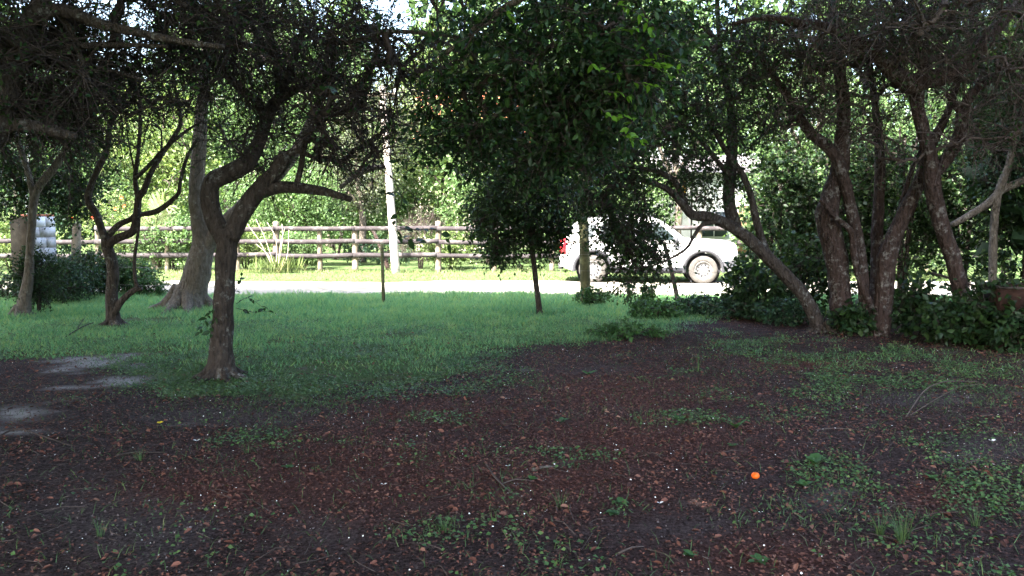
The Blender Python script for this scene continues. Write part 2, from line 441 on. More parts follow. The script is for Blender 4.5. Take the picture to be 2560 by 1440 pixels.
def make_ground():
    xs = np.concatenate([[-400, -150, -60, -30], np.arange(-16, 14.01, 0.16), [18, 30, 60, 150, 400]])
    ys = np.concatenate([[-60, -25, -10, -3, 0], np.arange(1.5, 17.0, 0.12), np.arange(17.2, 27, 0.25), [30, 36, 45, 60, 90, 160, 500]])
    X, Y = np.meshgrid(xs, ys); Z = hgt(X, Y) * ((np.abs(X) < 17) & (Y < 27) & (Y > 0))
    Z = Z - 0.015 * sstep(16.2, 16.7, Y) * (1 - sstep(20.2, 21.0, Y))
    nx, ny = len(xs), len(ys)
    i, j = np.meshgrid(np.arange(nx - 1), np.arange(ny - 1))
    a = (j * nx + i).ravel()
    F = np.stack([a, a + 1, a + nx + 1, a + nx], -1)
    me = np_mesh("ground", np.stack([X, Y, Z], -1).reshape(-1, 3), [F], True)
    g, l, s, r = zones(X.ravel(), Y.ravel())
    far = (Y.ravel() > 20.2) | (Y.ravel() < 0)
    col = np.stack([np.where(far, 1.0, g), np.where(far, 0, np.clip(r, 0, 1)), np.where(Y.ravel() < 15.5, s, 0), np.where(Y.ravel() < 12, zones.bare, 0)], -1).astype(np.float32)
    at_ = me.color_attributes.new("cover", 'FLOAT_COLOR', 'POINT')
    at_.data.foreach_set('color', col.ravel())
    m, nt = new_mat("yard_ground")
    tc = nd(nt, "ShaderNodeTexCoord"); co = tc.outputs['Object']
    cv = nd(nt, "ShaderNodeVertexColor"); cv.layer_name = "cover"
    sep = nd(nt, "ShaderNodeSeparateColor"); lk(nt, cv.outputs[0], sep.inputs[0])
    nA = noise(nt, co, 9, 8, 0.75); nB = noise(nt, co, 48, 6, 0.75); nC = noise(nt, co, 1.3, 4, 0.6)
    soil = ramp(nt, [(0.25, (0.022, 0.015, 0.015)), (0.52, (0.06, 0.042, 0.041)), (0.8, (0.14, 0.11, 0.11))]); lk(nt, nA.outputs[0], soil.inputs[0])
    fine = ramp(nt, [(0.38, (0.22, 0.2, 0.2)), (0.66, (1.7, 1.65, 1.65))]); lk(nt, nB.outputs[0], fine.inputs[0])
    c = mix(nt, 1.0, soil.outputs[0], fine.outputs[0], 'MULTIPLY')
    bm = nd(nt, "ShaderNodeMath", operation='MULTIPLY_ADD'); lk(nt, noise(nt, co, 3.2, 8, 0.8).outputs[0], bm.inputs[0]); bm.inputs[1].default_value = 1.6
    bs = nd(nt, "ShaderNodeMath", operation='SUBTRACT'); lk(nt, cv.outputs['Alpha'], bs.inputs[0]); bs.inputs[1].default_value = 1.05; lk(nt, bs.outputs[0], bm.inputs[2])
    br = ramp(nt, [(0.2, (0, 0, 0)), (0.75, (0.7, 0.7, 0.7))]); lk(nt, bm.outputs[0], br.inputs[0])
    c = mix(nt, br.outputs[0], c, mix(nt, 1.0, fine.outputs[0], (0.085, 0.07, 0.072), 'MULTIPLY'))
    redc = ramp(nt, [(0.3, (0.055, 0.022, 0.018)), (0.7, (0.16, 0.066, 0.05))]); lk(nt, nB.outputs[0], redc.inputs[0])
    rf = nd(nt, "ShaderNodeMath", operation='MULTIPLY'); lk(nt, sep.outputs[1], rf.inputs[0]); rf.inputs[1].default_value = 0.75
    c = mix(nt, rf.outputs[0], c, redc.outputs[0])
    gr = ramp(nt, [(0.3, (0.03, 0.07, 0.026)), (0.7, (0.085, 0.16, 0.06))]); lk(nt, nB.outputs[0], gr.inputs[0])
    gc = mix(nt, nC.outputs[0], gr.outputs[0], (0.11, 0.14, 0.05))
    gf = ramp(nt, [(0.8, (0, 0, 0)), (1.0, (1, 1, 1))])
    ga = nd(nt, "ShaderNodeMath", operation='MULTIPLY_ADD'); lk(nt, nA.outputs[0], ga.inputs[0]); ga.inputs[1].default_value = 0.5
    gsub = nd(nt, "ShaderNodeMath", operation='SUBTRACT'); lk(nt, sep.outputs[0], gsub.inputs[0]); gsub.inputs[1].default_value = 0.15
    lk(nt, gsub.outputs[0], ga.inputs[2]); lk(nt, ga.outputs[0], gf.inputs[0])
    c = mix(nt, gf.outputs[0], c, gc)
    sd = ramp(nt, [(0.3, (0.3, 0.27, 0.265)), (0.7, (0.5, 0.47, 0.46))]); lk(nt, nA.outputs[0], sd.inputs[0])
    c = mix(nt, sep.outputs[2], c, sd.outputs[0])
    hh = nd(nt, "ShaderNodeMath", operation='ADD'); lk(nt, nA.outputs[0], hh.inputs[0]); lk(nt, nB.outputs[0], hh.inputs[1])
    principled(nt, c, 0.95, bump(nt, hh.outputs[0], 1.0, 0.05), 0.1)
    link("ground", me, m, None, "structure")["label"] = "bare earth yard with patchy grass and leaf litter under trees"

def make_road():
    xs = np.arange(-40, 40.01, 0.2); v = np.linspace(0, 1, 22)
    lo = 16.65 + 0.18 * vnoise(xs, xs * 0.3, 0.9, 21) + 0.06 * vnoise(xs, xs, 6, 23); hi = 20.4 + 0.3 * vnoise(xs, xs * 0.2, 0.7, 22) + 0.08 * vnoise(xs, xs, 5, 24)
    X = np.tile(xs, (len(v), 1)); Y = lo + (hi - lo) * v[:, None]
    Z = hgt(X, Y) * (np.abs(X) < 17) - 0.015 + 0.010 + 0.012 * np.exp(-((v[:, None] - 0.5) / 0.13) ** 2) + 0.004 * vnoise(X, Y, 5, 25) - 0.03 * ((v[:, None] < 0.001) | (v[:, None] > 0.999))
    n = len(xs)
    i, j = np.meshgrid(np.arange(n - 1), np.arange(len(v) - 1)); a = (j * n + i).ravel()
    me = np_mesh("dirt_road", np.stack([X, Y, Z + 0.012], -1).reshape(-1, 3), [np.stack([a, a + 1, a + n + 1, a + n], -1)], True)
    m, nt = new_mat("sandy_road")
    tc = nd(nt, "ShaderNodeTexCoord"); co = tc.outputs['Object']
    nA = noise(nt, co, 4, 8, 0.7); nB = noise(nt, co, 40, 6, 0.7)
    r = ramp(nt, [(0.3, (0.2, 0.18, 0.15)), (0.7, (0.37, 0.345, 0.305))]); lk(nt, nA.outputs[0], r.inputs[0])
    f = ramp(nt, [(0.3, (0.75, 0.75, 0.75)), (0.75, (1.1, 1.1, 1.1))]); lk(nt, nB.outputs[0], f.inputs[0])
    mp = nd(nt, "ShaderNodeMapping"); mp.inputs['Scale'].default_value = (0.25, 1.6, 1); lk(nt, co, mp.inputs[0])
    nC = noise(nt, mp.outputs[0], 1.6, 6, 0.7)
    gf = ramp(nt, [(0.52, (0, 0, 0)), (0.66, (1, 1, 1))]); lk(nt, nC.outputs[0], gf.inputs[0])
    c = mix(nt, 1.0, r.outputs[0], f.outputs[0], 'MULTIPLY')
    c = mix(nt, gf.outputs[0], c, (0.15, 0.16, 0.085))
    principled(nt, c, 0.95, bump(nt, nB.outputs[0], 0.5, 0.02), 0.1)
    link("dirt_road", me, m, None, "structure")["label"] = "pale sandy dirt road running across behind the trees"

make_ground()
make_road()

# ================================================================== TREES
def px_limb(pts, Y):
    out, rad = [], []
    for p in pts:
        out.append(at(p[0], p[1], p[3] if len(p) > 3 else Y)); rad.append(p[2])
    return np.array(out), np.array(rad)

def grow(limbs, blobs, start_frac=0.3, droop=0.12, wig=0.10, zmin=0.15):
    """limbs: [(P,R)]; blobs: (cx,cy,cz,rx,ry,rz,n) in metres. returns branches (pts, r0, r1)"""
    nodes, owner = [], []
    for li, (P, R) in enumerate(limbs):
        Q, _ = spline(P, R, 0.12)
        k0 = int(len(Q) * start_frac) if li == 0 else int(len(Q) * 0.15)
        nodes.append(Q[k0:]); owner += [-1] * (len(Q) - k0)
    nodes = np.concatenate(nodes); owner = np.array(owner)
    A = []
    for (cx, cy, cz, rx, ry, rz, n) in blobs:
        d = norm(RNG.normal(size=(n, 3))) * RNG.uniform(0.15, 1, (n, 1)) ** 0.45
        A.append(np.array([cx, cy, cz]) + d * np.array([rx, ry, rz]))
    A = np.concatenate(A); A = A[A[:, 2] > zmin]
    D = np.linalg.norm(A[:, None] - nodes[None], axis=2)
    near = D.argmin(1); dist = D.min(1)
    todo = np.ones(len(A), bool); br = []
    for _ in range(len(A)):
        k = int(np.where(todo, dist, 1e9).argmin()); todo[k] = False
        s = nodes[near[k]]; e = A[k]; L = max(dist[k], 0.05)
        m = 5 if L > 0.5 else 4
        t = np.linspace(0, 1, m)[:, None]
        side = norm(np.cross(e - s, RNG.normal(size=3)))
        P = s + (e - s) * t + side * (L * RNG.normal() * wig) * np.sin(t * PI) + np.array([0, 0, 1]) * L * droop * np.sin(t * PI)
        P = P + RNG.normal(size=P.shape) * 0.025 * L * (t > 0) * (t < 1)
        idx = len(br); br.append([P, owner[near[k]], 0])
        new = P[1:]; n0 = len(nodes)
        nodes = np.vstack([nodes, new]); owner = np.concatenate([owner, np.full(len(new), idx)])
        d2 = np.linalg.norm(A[:, None] - new[None], axis=2) * 1.0
        j = d2.argmin(1); dm = d2.min(1); better = dm < dist
        near = np.where(better, n0 + j, near); dist = np.where(better, dm, dist)
    for b in reversed(br):
        if b[1] >= 0: br[b[1]][2] += b[2] + 1
    return br

def make_tree(name, label, cat, limbs, blobs, bark='bark_dark', leaf='leaf_dark', twig='twig', group=None, sides=12,
              tips=6, tip_len=0.45, per_tip=7, leaf_len=0.05, leaf_ratio=0.3, detail=1, twig_r=0.0032, branch_r=0.006, droop=0.12,
              start_frac=0.3, spread=None, lumpy=0.10, flare=1.4, leaf_droop=0.25, twig_mesh=True, crown_name='crown', step=0.09, zmin=0.15, roots=0):
    base = limbs[0][0][0].copy(); base[2] = 0.0
    root = thing(name, label, cat, base, 0, group)
    for li, (P, R) in enumerate(limbs):
        Q, q = spline(P, R, step)
        if li == 0 and flare > 1:
            q = q * (1 + (flare - 1) * np.exp(-np.maximum(Q[:, 2], 0) / 0.13))
        mb = MB(); tube(mb, Q, q, sides if li == 0 else max(7, sides - 2), lumpy)
        link('trunk' if li == 0 else 'limb', mb.mesh('trunk' if li == 0 else 'limb', True, base), M[bark], root)
    for k in range(roots):
        a = k * 2 * PI / roots + RNG.uniform(-.4, .4); r0 = limbs[0][1][0]; d = np.array([math.cos(a), math.sin(a), 0]); e = np.array([-d[1], d[0], 0]) * RNG.uniform(-.5, .5)
        P = np.array([base + d * r0 * .45 + [0, 0, r0 * 1.5], base + d * r0 * 1.25 + [0, 0, r0 * .42], base + (d + e * .5) * r0 * 2.1 + [0, 0, r0 * .08], base + (d + e) * r0 * 3.0 + [0, 0, -.03]])
        Q, q = spline(P, np.array([.42, .36, .24, .1]) * r0, .04); mb = MB(); tube(mb, Q, q, 8, lumpy); link('root', mb.mesh('root', True, base), M[bark], root)
    if not blobs: return root
    br = grow(limbs, blobs, start_frac, droop, zmin=zmin)
    mb = MB()
    S, Dv = [], []
    for P, own, cnt in br:
        r0 = branch_r * (1 + cnt) ** 0.42; r1 = branch_r * 0.7
        tube(mb, P, np.linspace(r0, max(r1, r0 * 0.45) if cnt else r1, len(P)), 5 if r0 > 0.012 else 4, 0, cap=False)
        m = tips + (2 if cnt == 0 else 0)
        t = RNG.uniform(0.25, 1.0, m); f = t * (len(P) - 1); i = np.minimum(f.astype(int), len(P) - 2)
        S.append(P[i] + (P[i + 1] - P[i]) * (f - i)[:, None])
        ax = norm(P[-1] - P[0])
        Dv.append(norm(ax * 0.55 + RNG.normal(size=(m, 3)) * 0.62 + np.array([0, 0, -0.05])))
    S = np.concatenate(S); Dv = np.concatenate(Dv)
    L = tip_len * RNG.uniform(0.45, 1.25, len(S))
    if twig_mesh:
        Mi, E = fine_tubes(mb, S, Dv, L, np.full(len(S), twig_r), np.full(len(S), twig_r * 0.45), RNG.uniform(-0.2, 0.2, len(S)))
    else:
        E = S + Dv * L[:, None]; Mi = 0.5 * (S + E)
    link('twigs', mb.mesh('twigs', True, base), M[twig], root, 'stuff')
    if per_tip > 0:
        n = len(S); m = RNG.poisson(per_tip, n)
        idx = np.repeat(np.arange(n), m); t = RNG.uniform(0.15, 1.02, len(idx))[:, None]
        P = np.where(t < 0.5, S[idx] + (Mi[idx] - S[idx]) * t * 2, Mi[idx] + (E[idx] - Mi[idx]) * (t * 2 - 1))
        if spread: P = P + RNG.normal(size=P.shape) * spread
        D = norm(Dv[idx] * 0.5 + RNG.normal(size=P.shape) * 0.8 + np.array([0, 0, -leaf_droop]))
        N = norm(RNG.normal(size=P.shape) * 0.75 + np.array([0, -0.1, 0.7]))
        ok = P[:, 2] > 0.02
        lm = MB(); leaves(lm, P[ok], D[ok], N[ok], leaf_len * RNG.uniform(0.6, 1.3, ok.sum()), leaf_ratio, detail)
        link(crown_name, lm.mesh(crown_name, False, base), M[leaf], root, 'stuff')
    root['_leaf'] = 0; del root['_leaf']
    return root

def B(px, py, Y, wpx, hpx, depth, n):
    """crown volume: centre pixel and distance, half width / half height in pixels at that distance, half depth in metres"""
    c = at(px, py, Y); s = Y / FPX
    return (c[0], c[1], c[2], wpx * s, depth, hpx * s, n)

PL = px_limb  # crown volumes given in metres below: unseen tops placed to shade the yard
# --- tree with the forked, mossy trunk standing on the grass
YA = 8.0
treeA = make_tree('forked_tree', 'dark trunked tree forking low into thick arms, a broken stub reaching right', 'tree', [
    PL([(553, 955, .115), (552, 900, .112), (557, 800, .105), (562, 700, .100), (567, 620, .102), (572, 575, .115)], YA),
    PL([(562, 600, .095), (536, 545, .095), (524, 490, .09), (530, 455, .088), (575, 432, .085), (620, 405, .08), (650, 350, .072, 8.2), (668, 295, .066, 8.3), (700, 245, .055, 8.4), (770, 212, .04, 8.4), (860, 190, .028, 8.4)], YA),
    PL([(575, 595, .10), (608, 530, .092), (645, 478, .085), (688, 432, .078), (716, 386, .07)], YA),
    PL([(640, 485, .07), (690, 468, .066), (750, 470, .058), (815, 480, .046), (878, 499, .028)], YA),
    PL([(715, 390, .05), (745, 378, .03), (792, 398, .02)], YA),
    PL([(664, 300, .05, 8.3), (640, 252, .045, 8.3), (596, 218, .04, 8.2), (550, 165, .03, 8.1), (470, 120, .022, 7.8)], 8.2),
    PL([(740, 470, .035), (752, 420, .03), (765, 350, .026), (800, 310, .02), (850, 280, .014)], 8.1),
    PL([(700, 245, .045, 8.4), (730, 160, .036, 8.2), (760, 80, .03, 8.0), (800, 105, .026, 7.7), (880, 105, .022, 7.5), (965, 80, .02, 7.3), (1080, 85, .018, 7.1), (1280, 112, .012, 6.9)], 8.2),
    PL([(545, 150, .04), (500, 60, .04), (470, -60, .035), (430, -200, .03)], 8.1),
    PL([(700, 245, .05, 8.4), (690, 150, .045, 8.6), (640, -50, .04, 8.8), (640, -250, .03, 9.2)], 8.4),
], [
    B(700, 130, 8.3, 330, 140, 1.2, 105), B(950, 200, 8.0, 230, 150, 1.0, 75), B(560, 130, 7.8, 150, 120, 1.0, 40), B(820, 50, 7.8, 130, 90, 0.8, 16), B(1140, 60, 7.4, 90, 80, 0.8, 12),
    B(860, 330, 8.2, 150, 110, 0.8, 50), B(620, 370, 8.2, 90, 90, 0.4, 16),
    (-1.8, 9.2, 5.6, 2.8, 2.4, 0.8, 70), 
], 'bark_dark', 'leaf_dark', tips=9, per_tip=1.7, tip_len=0.6, leaf_len=0.045, twig_r=0.005, branch_r=0.0105, lumpy=0.12, sides=16, step=0.05, roots=6)

# --- pale leaning tree with two arms behind it
treeC = make_tree('leaning_tree', 'thick grey trunk leaning right and splitting into two behind the forked tree', 'tree', [
    PL([(468, 782, .27), (476, 740, .25), (492, 685, .228), (505, 635, .20), (506, 595, .165), (497, 550, .142), (492, 500, .135), (493, 430, .125), (500, 350, .115), (506, 260, .10), (514, 150, .09), (520, 40, .08), (515, -120, .06)], 14.0),
    PL([(498, 660, .17), (522, 610, .15), (560, 562, .13), (625, 500, .12), (690, 440, .11), (735, 385, .10), (775, 310, .08), (820, 200, .06)], 14.0),
    PL([(850, 470, .03), (890, 438, .05), (925, 422, .05), (962, 416, .04)], 13.8),
], [
    B(600, 60, 14, 200, 130, 1.8, 50), B(790, 120, 14, 180, 130, 1.6, 45), B(620, 300, 14, 90, 90, 0.8, 20),
    (-5.6, 10.9, 6.0, 2.4, 1.5, 0.7, 80), (-3.0, 10.9, 6.0, 2.2, 1.5, 0.7, 70),
], 'bark_grey', 'leaf_dark', tips=8, per_tip=5, tip_len=0.5, leaf_len=0.055, twig_r=0.004, branch_r=0.008, sides=18, flare=1.55, step=0.06, roots=6)

# --- thin twisted tree in front of the road
treeB = make_tree('twisted_tree', 'thin crooked tree with many winding bare stems, hooked low branch on one side', 'tree', [
    PL([(284, 822, .095), (281, 775, .085), (279, 730, .082), (283, 690, .085), (279, 655, .085), (268, 618, .085), (268, 596, .085)], 11.9),
    PL([(268, 605, .06), (254, 574, .056), (239, 534, .055), (222, 503, .052), (226, 468, .046), (248, 417, .044), (266, 376, .042), (275, 317, .038), (293, 277, .034), (318, 235, .026), (345, 190, .02)], 11.9),
    PL([(272, 612, .065), (285, 600, .06), (308, 590, .058), (332, 578, .056), (342, 540, .055), (346, 495, .052), (360, 476, .045), (374, 439, .04), (402, 390, .036), (433, 345, .032), (452, 303, .028), (440, 230, .022), (425, 150, .016)], 11.85),
    PL([(270, 590, .045), (297, 562, .045), (329, 547, .042), (344, 530, .045)], 11.95),
    PL([(342, 538, .04), (379, 532, .042), (406, 520, .04), (430, 500, .034), (447, 482, .032), (451, 453, .028), (468, 392, .024), (496, 344, .016)], 11.9),
    PL([(345, 500, .036), (338, 446, .034), (346, 380, .028), (350, 300, .024), (349, 200, .018), (352, 90, .012)], 11.9),
    PL([(340, 445, .03), (352, 434, .028), (378, 408, .028), (402, 380, .026), (433, 353, .024), (468, 326, .02), (505, 302, .012)], 11.8),
    PL([(286, 785, .05), (300, 757, .046), (318, 739, .044), (340, 722, .046), (356, 722, .03)], 11.85),
    PL([(346, 722, .03), (338, 700, .026), (336, 650, .025), (342, 606, .022), (348, 552, .022), (347, 500, .02)], 11.85),
    PL([(340, 440, .014), (328, 390, .012), (318, 330, .01), (310, 260, .006)], 11.9),
    PL([(402, 385, .014), (404, 350, .013), (400, 320, .012), (370, 300, .008)], 11.9),
], [B(340, 215, 11.9, 150, 85, 0.9, 50), B(300, 320, 11.9, 110, 80, 0.6, 14), (-7.6, 10.9, 5.8, 2.0, 1.5, 0.7, 50)],
    'bark_dark', 'leaf_dark', tips=7, per_tip=2.6, tip_len=0.42, leaf_len=0.045, twig_r=0.0042, branch_r=0.007, sides=12, step=0.05, roots=6)

# --- tree in front of the block pillar
treeD = make_tree('pillar_tree', 'slim tree with pale upper stem in front of the white block pillar', 'tree', [
    PL([(54, 795, .12), (62, 745, .095), (72, 690, .075), (74, 640, .064), (79, 570, .06), (85, 500, .062), (100, 462, .066), (128, 428, .064), (150, 398, .06), (185, 330, .05), (210, 250, .035)], 13.0),
    PL([(84, 505, .05), (70, 430, .045), (40, 340, .04), (10, 230, .03)], 13.0),
], [B(90, 350, 14.2, 160, 150, 0.8, 110), B(210, 420, 14.2, 60, 100, 0.5, 40), B(20, 450, 14.2, 100, 100, 0.6, 70), B(180, 490, 14.3, 60, 70, 0.4, 36), B(80, 180, 13.2, 200, 120, 1.2, 100), (-10.2, 11.2, 6.0, 2.2, 1.6, 0.7, 60)],
    'bark_grey', 'leaf_dark', tips=6, per_tip=6.5, tip_len=0.42, leaf_len=0.065, twig_r=0.0035, sides=14, step=0.06, roots=6)

# --- near tree whose trunk stands just outside, its arms crossing the view
treeL = make_tree('overhanging_tree', 'dark tree beside the yard with bare crooked arms spreading over the sandy patches', 'tree', [
    (np.array([[-4.75, 5.9, -0.05], [-4.6, 5.9, 0.9], [-4.35, 5.95, 1.7], *[at(*p) for p in ((-30, 360, 6.0), (15, 250, 6.0), (30, 150, 6.0), (62, 70, 6.0), (100, 10, 6.0), (150, -120, 6.1), (190, -300, 6.2))]]),
     np.array([.16, .14, .12, .085, .075, .068, .062, .058, .05, .035])),
    PL([(-15, 330, .055), (40, 312, .05), (90, 318, .048), (140, 330, .042), (190, 342, .028)], 6.0),
    PL([(75, 50, .06), (130, 25, .05), (185, 35, .045), (250, 60, .04), (330, 78, .034), (430, 100, .028), (560, 118, .02)], 6.0),
    PL([(30, 150, .045), (0, 95, .05), (-40, 60, .05)], 6.0),
    PL([(22, 190, .03), (90, 140, .026), (170, 118, .024), (290, 112, .02), (420, 116, .014)], 6.1),
    PL([(30, 160, .024), (110, 150, .02), (230, 165, .018), (360, 200, .012)], 6.3),
    PL([(140, 20, .03), (180, 80, .02), (210, 170, .016), (240, 240, .01)], 6.1),
], [B(260, 0, 6.2, 300, 50, 1.0, 26), B(150, 200, 6.6, 190, 120, 1.0, 80), B(330, 200, 6.6, 200, 110, 1.0, 40), B(560, 20, 6.6, 200, 90, 0.9, 40), B(40, 60, 6.2, 130, 110, 0.9, 70), B(80, 300, 6.3, 130, 70, 0.5, 40),
    (-3.5, 5.5, 4.6, 2.4, 2.0, 0.6, 60)],
    'bark_dark', 'leaf_dark', tips=10, per_tip=2.0, tip_len=0.55, leaf_len=0.04, twig_r=0.0042, branch_r=0.0085, sides=14, step=0.05)

# --- slender tree with dense ball of leaves in front of the car
treeT = make_tree('slender_tree', 'slim straight trunk under a dense dark hanging leaf mass beside the mossy post', 'tree', [
    PL([(1350, 788, .052), (1344, 740, .048), (1338, 690, .046), (1332, 630, .043), (1324, 560, .04), (1316, 480, .036), (1306, 400, .03), (1290, 300, .024), (1280, 200, .018)], 13.4),
    PL([(1322, 550, .024), (1280, 530, .02), (1230, 560, .012)], 13.4),
    PL([(1318, 500, .024), (1370, 470, .02), (1420, 500, .012)], 13.5),
], [B(1300, 520, 13.4, 125, 110, 0.85, 190), B(1240, 560, 13.4, 70, 90, 0.5, 60), B(1290, 390, 13.4, 150, 110, 1.0, 120), B(1400, 510, 13.6, 60, 90, 0.5, 60), B(1250, 640, 13.3, 45, 30, 0.3, 14), B(1370, 600, 13.5, 45, 50, 0.35, 30), B(1260, 250, 13.4, 190, 130, 1.2, 110),
    (-0.6, 11.0, 5.9, 2.2, 1.5, 0.7, 80)],
    'bark_dark', 'leaf_dark', tips=6, per_tip=6.0, tip_len=0.36, leaf_len=0.064, twig_r=0.003, sides=10, leaf_droop=0.5, flare=1.25)

# --- arching tree reaching left over the road side
treeE = make_tree('arching_tree', 'long dark trunk arching low to one side over the leaning stake', 'tree', [
    PL([(2052, 850, .105), (2040, 800, .096), (2010, 742, .09), (1965, 690, .088), (1915, 640, .085), (1865, 592, .082), (1815, 560, .08), (1770, 542, .075), (1733, 538, .072), (1706, 510, .055), (1672, 475, .045), (1628, 456, .036), (1578, 446, .028)], 11.2),
    PL([(1718, 524, .045), (1702, 480, .042), (1680, 448, .036), (1640, 428, .032), (1590, 419, .028), (1540, 420, .024), (1490, 436, .016)], 11.25),
    PL([(1800, 553, .04), (1756, 562, .028), (1735, 590, .024), (1712, 625, .02), (1650, 660, .012)], 11.1),
    PL([(1960, 686, .065), (1915, 625, .058), (1893, 560, .055), (1880, 500, .05), (1858, 440, .046), (1824, 390, .042), (1796, 345, .036), (1775, 290, .03), (1760, 200, .022)], 11.4),
    PL([(1840, 575, .10), (1822, 500, .095), (1826, 430, .085), (1832, 340, .07), (1822, 240, .055), (1800, 120, .04), (1790, -60, .03)], 11.7),
    PL([(1828, 440, .04), (1790, 400, .036), (1740, 340, .03), (1660, 280, .024), (1560, 300, .014)], 11.4),
], [B(1600, 330, 11.3, 190, 130, 1.0, 200), B(1580, 590, 11.6, 85, 55, 0.5, 90), B(1600, 645, 11.7, 75, 40, 0.4, 44), B(1560, 500, 11.4, 90, 80, 0.6, 80), B(1700, 200, 11.3, 210, 150, 1.2, 160), B(1860, 220, 11.5, 120, 200, 1.0, 120), B(1590, 690, 11.6, 80, 28, 0.35, 22), B(1480, 470, 11.4, 70, 60, 0.5, 40), B(1760, 450, 11.6, 110, 80, 0.6, 60), B(1700, 60, 11, 240, 90, 1.0, 80),
    (2.0, 11.0, 5.8, 2.6, 1.5, 0.7, 90)],
    'bark_dark', 'leaf_dark', tips=6, per_tip=4.4, tip_len=0.42, leaf_len=0.058, twig_r=0.0036, branch_r=0.0062, sides=14, leaf_droop=0.45, step=0.06, flare=1.2, roots=6)

# --- many-stemmed tree at the edge of the yard
treeF = make_tree('many_stemmed_tree', 'cluster of thick reddish lichen spotted stems rising from one base', 'tree', [
    PL([(2112, 838, .165), (2104, 770, .155), (2096, 690, .15), (2082, 610, .15), (2068, 545, .15), (2078, 490, .135), (2098, 430, .12), (2106, 360, .11), (2108, 260, .09), (2095, 150, .07), (2080, 20, .05), (2070, -120, .04)], 11.2),
    PL([(2195, 856, .14), (2206, 780, .125), (2212, 700, .12), (2218, 645, .125), (2240, 580, .108), (2272, 510, .10), (2296, 460, .088), (2320, 380, .07), (2370, 280, .05), (2400, 180, .04)], 10.9),
    PL([(2170, 810, .09), (2158, 720, .08), (2150, 640, .08), (2136, 560, .085), (2118, 480, .082), (2098, 410, .078), (2070, 370, .075), (2030, 335, .07), (1992, 285, .06), (1962, 230, .052), (1925, 180, .042), (1880, 110, .03)], 11.05),
    PL([(2180, 770, .045), (2150, 700, .046), (2135, 640, .045), (2128, 580, .042), (2090, 545, .035), (2052, 500, .028)], 10.95),
    PL([(2190, 790, .085), (2190, 650, .08), (2196, 520, .08), (2200, 400, .07), (2190, 280, .055), (2170, 140, .04)], 11.6),
    PL([(2225, 630, .04), (2250, 520, .035), (2290, 400, .03), (2330, 330, .022)], 11.5),
], [B(2100, 110, 11.2, 220, 150, 1.3, 130), B(1980, 220, 11.2, 130, 140, 1.0, 90), B(2280, 90, 11.2, 200, 130, 1.2, 90), B(2100, 300, 11.6, 160, 90, 0.8, 50), (5.2, 11.2, 5.8, 2.4, 2.0, 0.7, 60)],
    'bark_red', 'leaf_dark', 'twig_dry', tips=7, per_tip=2.6, tip_len=0.55, leaf_len=0.048, twig_r=0.005, branch_r=0.009, sides=16, step=0.05, lumpy=0.13, flare=1.25, roots=6)

# --- tree with heavy forked limb high at the right
treeG = make_tree('heavy_limbed_tree', 'reddish leaning trunk carrying a heavy black lichened fork overhead', 'tree', [
    PL([(2455, 868, .15), (2430, 815, .125), (2404, 730, .108), (2380, 640, .10), (2352, 560, .096), (2336, 490, .10), (2330, 440, .105), (2325, 385, .092), (2306, 325, .085), (2294, 265, .08), (2292, 205, .095)], 10.5),
    PL([(2300, 222, .11), (2262, 205, .12), (2222, 172, .098), (2180, 128, .085), (2120, 88, .075), (2060, 66, .066), (1985, 55, .055), (1905, 44, .04), (1830, 60, .025)], 10.4),
    PL([(2262, 212, .115), (2310, 200, .12), (2380, 184, .108), (2435, 138, .095), (2480, 82, .085), (2530, 20, .075), (2590, -80, .06)], 10.4),
    PL([(2312, 185, .075), (2302, 130, .075), (2282, 78, .07), (2258, 30, .062), (2225, -30, .055), (2200, -140, .045)], 10.5),
    PL([(2300, 110, .05), (2292, 60, .055), (2280, 0, .05), (2290, -100, .04)], 10.6),
    PL([(2338, 432, .085), (2368, 396, .08), (2398, 340, .08), (2408, 285, .076), (2425, 240, .06), (2480, 195, .045), (2560, 140, .03)], 10.6),
    PL([(2404, 290, .04), (2380, 250, .04), (2365, 235, .03)], 10.5),
], [B(2400, 80, 10.4, 230, 140, 1.2, 150), B(2150, 60, 10.2, 240, 110, 1.1, 110), B(2480, 260, 10.4, 110, 130, 0.8, 60), B(2300, 330, 10.6, 180, 100, 0.8, 30), (5.6, 9.6, 5.2, 2.4, 2.0, 0.6, 50)],
    'bark_red', 'leaf_dark', 'twig_dry', tips=6, per_tip=2.2, tip_len=0.6, leaf_len=0.048, twig_r=0.0055, branch_r=0.0095, sides=16, step=0.05, lumpy=0.13, flare=1.3, roots=6)

treeH = make_tree('lichened_sapling', 'narrow upright trunk ringed with lichen, a crooked limb crossing its top', 'tree', [
    PL([(2478, 812, .062), (2480, 740, .06), (2482, 660, .058), (2484, 580, .058), (2490, 510, .06), (2500, 470, .058), (2525, 400, .05), (2540, 310, .045), (2545, 200, .035)], 12.2),
    PL([(2380, 562, .04), (2420, 540, .05), (2470, 508, .056), (2505, 475, .058), (2550, 455, .055), (2620, 420, .045)], 12.2),
], [B(2500, 300, 12.4, 110, 170, 0.8, 70), (8.2, 12.6, 5.0, 2.0, 1.8, 1.2, 80)], 'bark_grey', 'leaf_cool', tips=7, per_tip=5, leaf_len=0.06, sides=12, step=0.05)

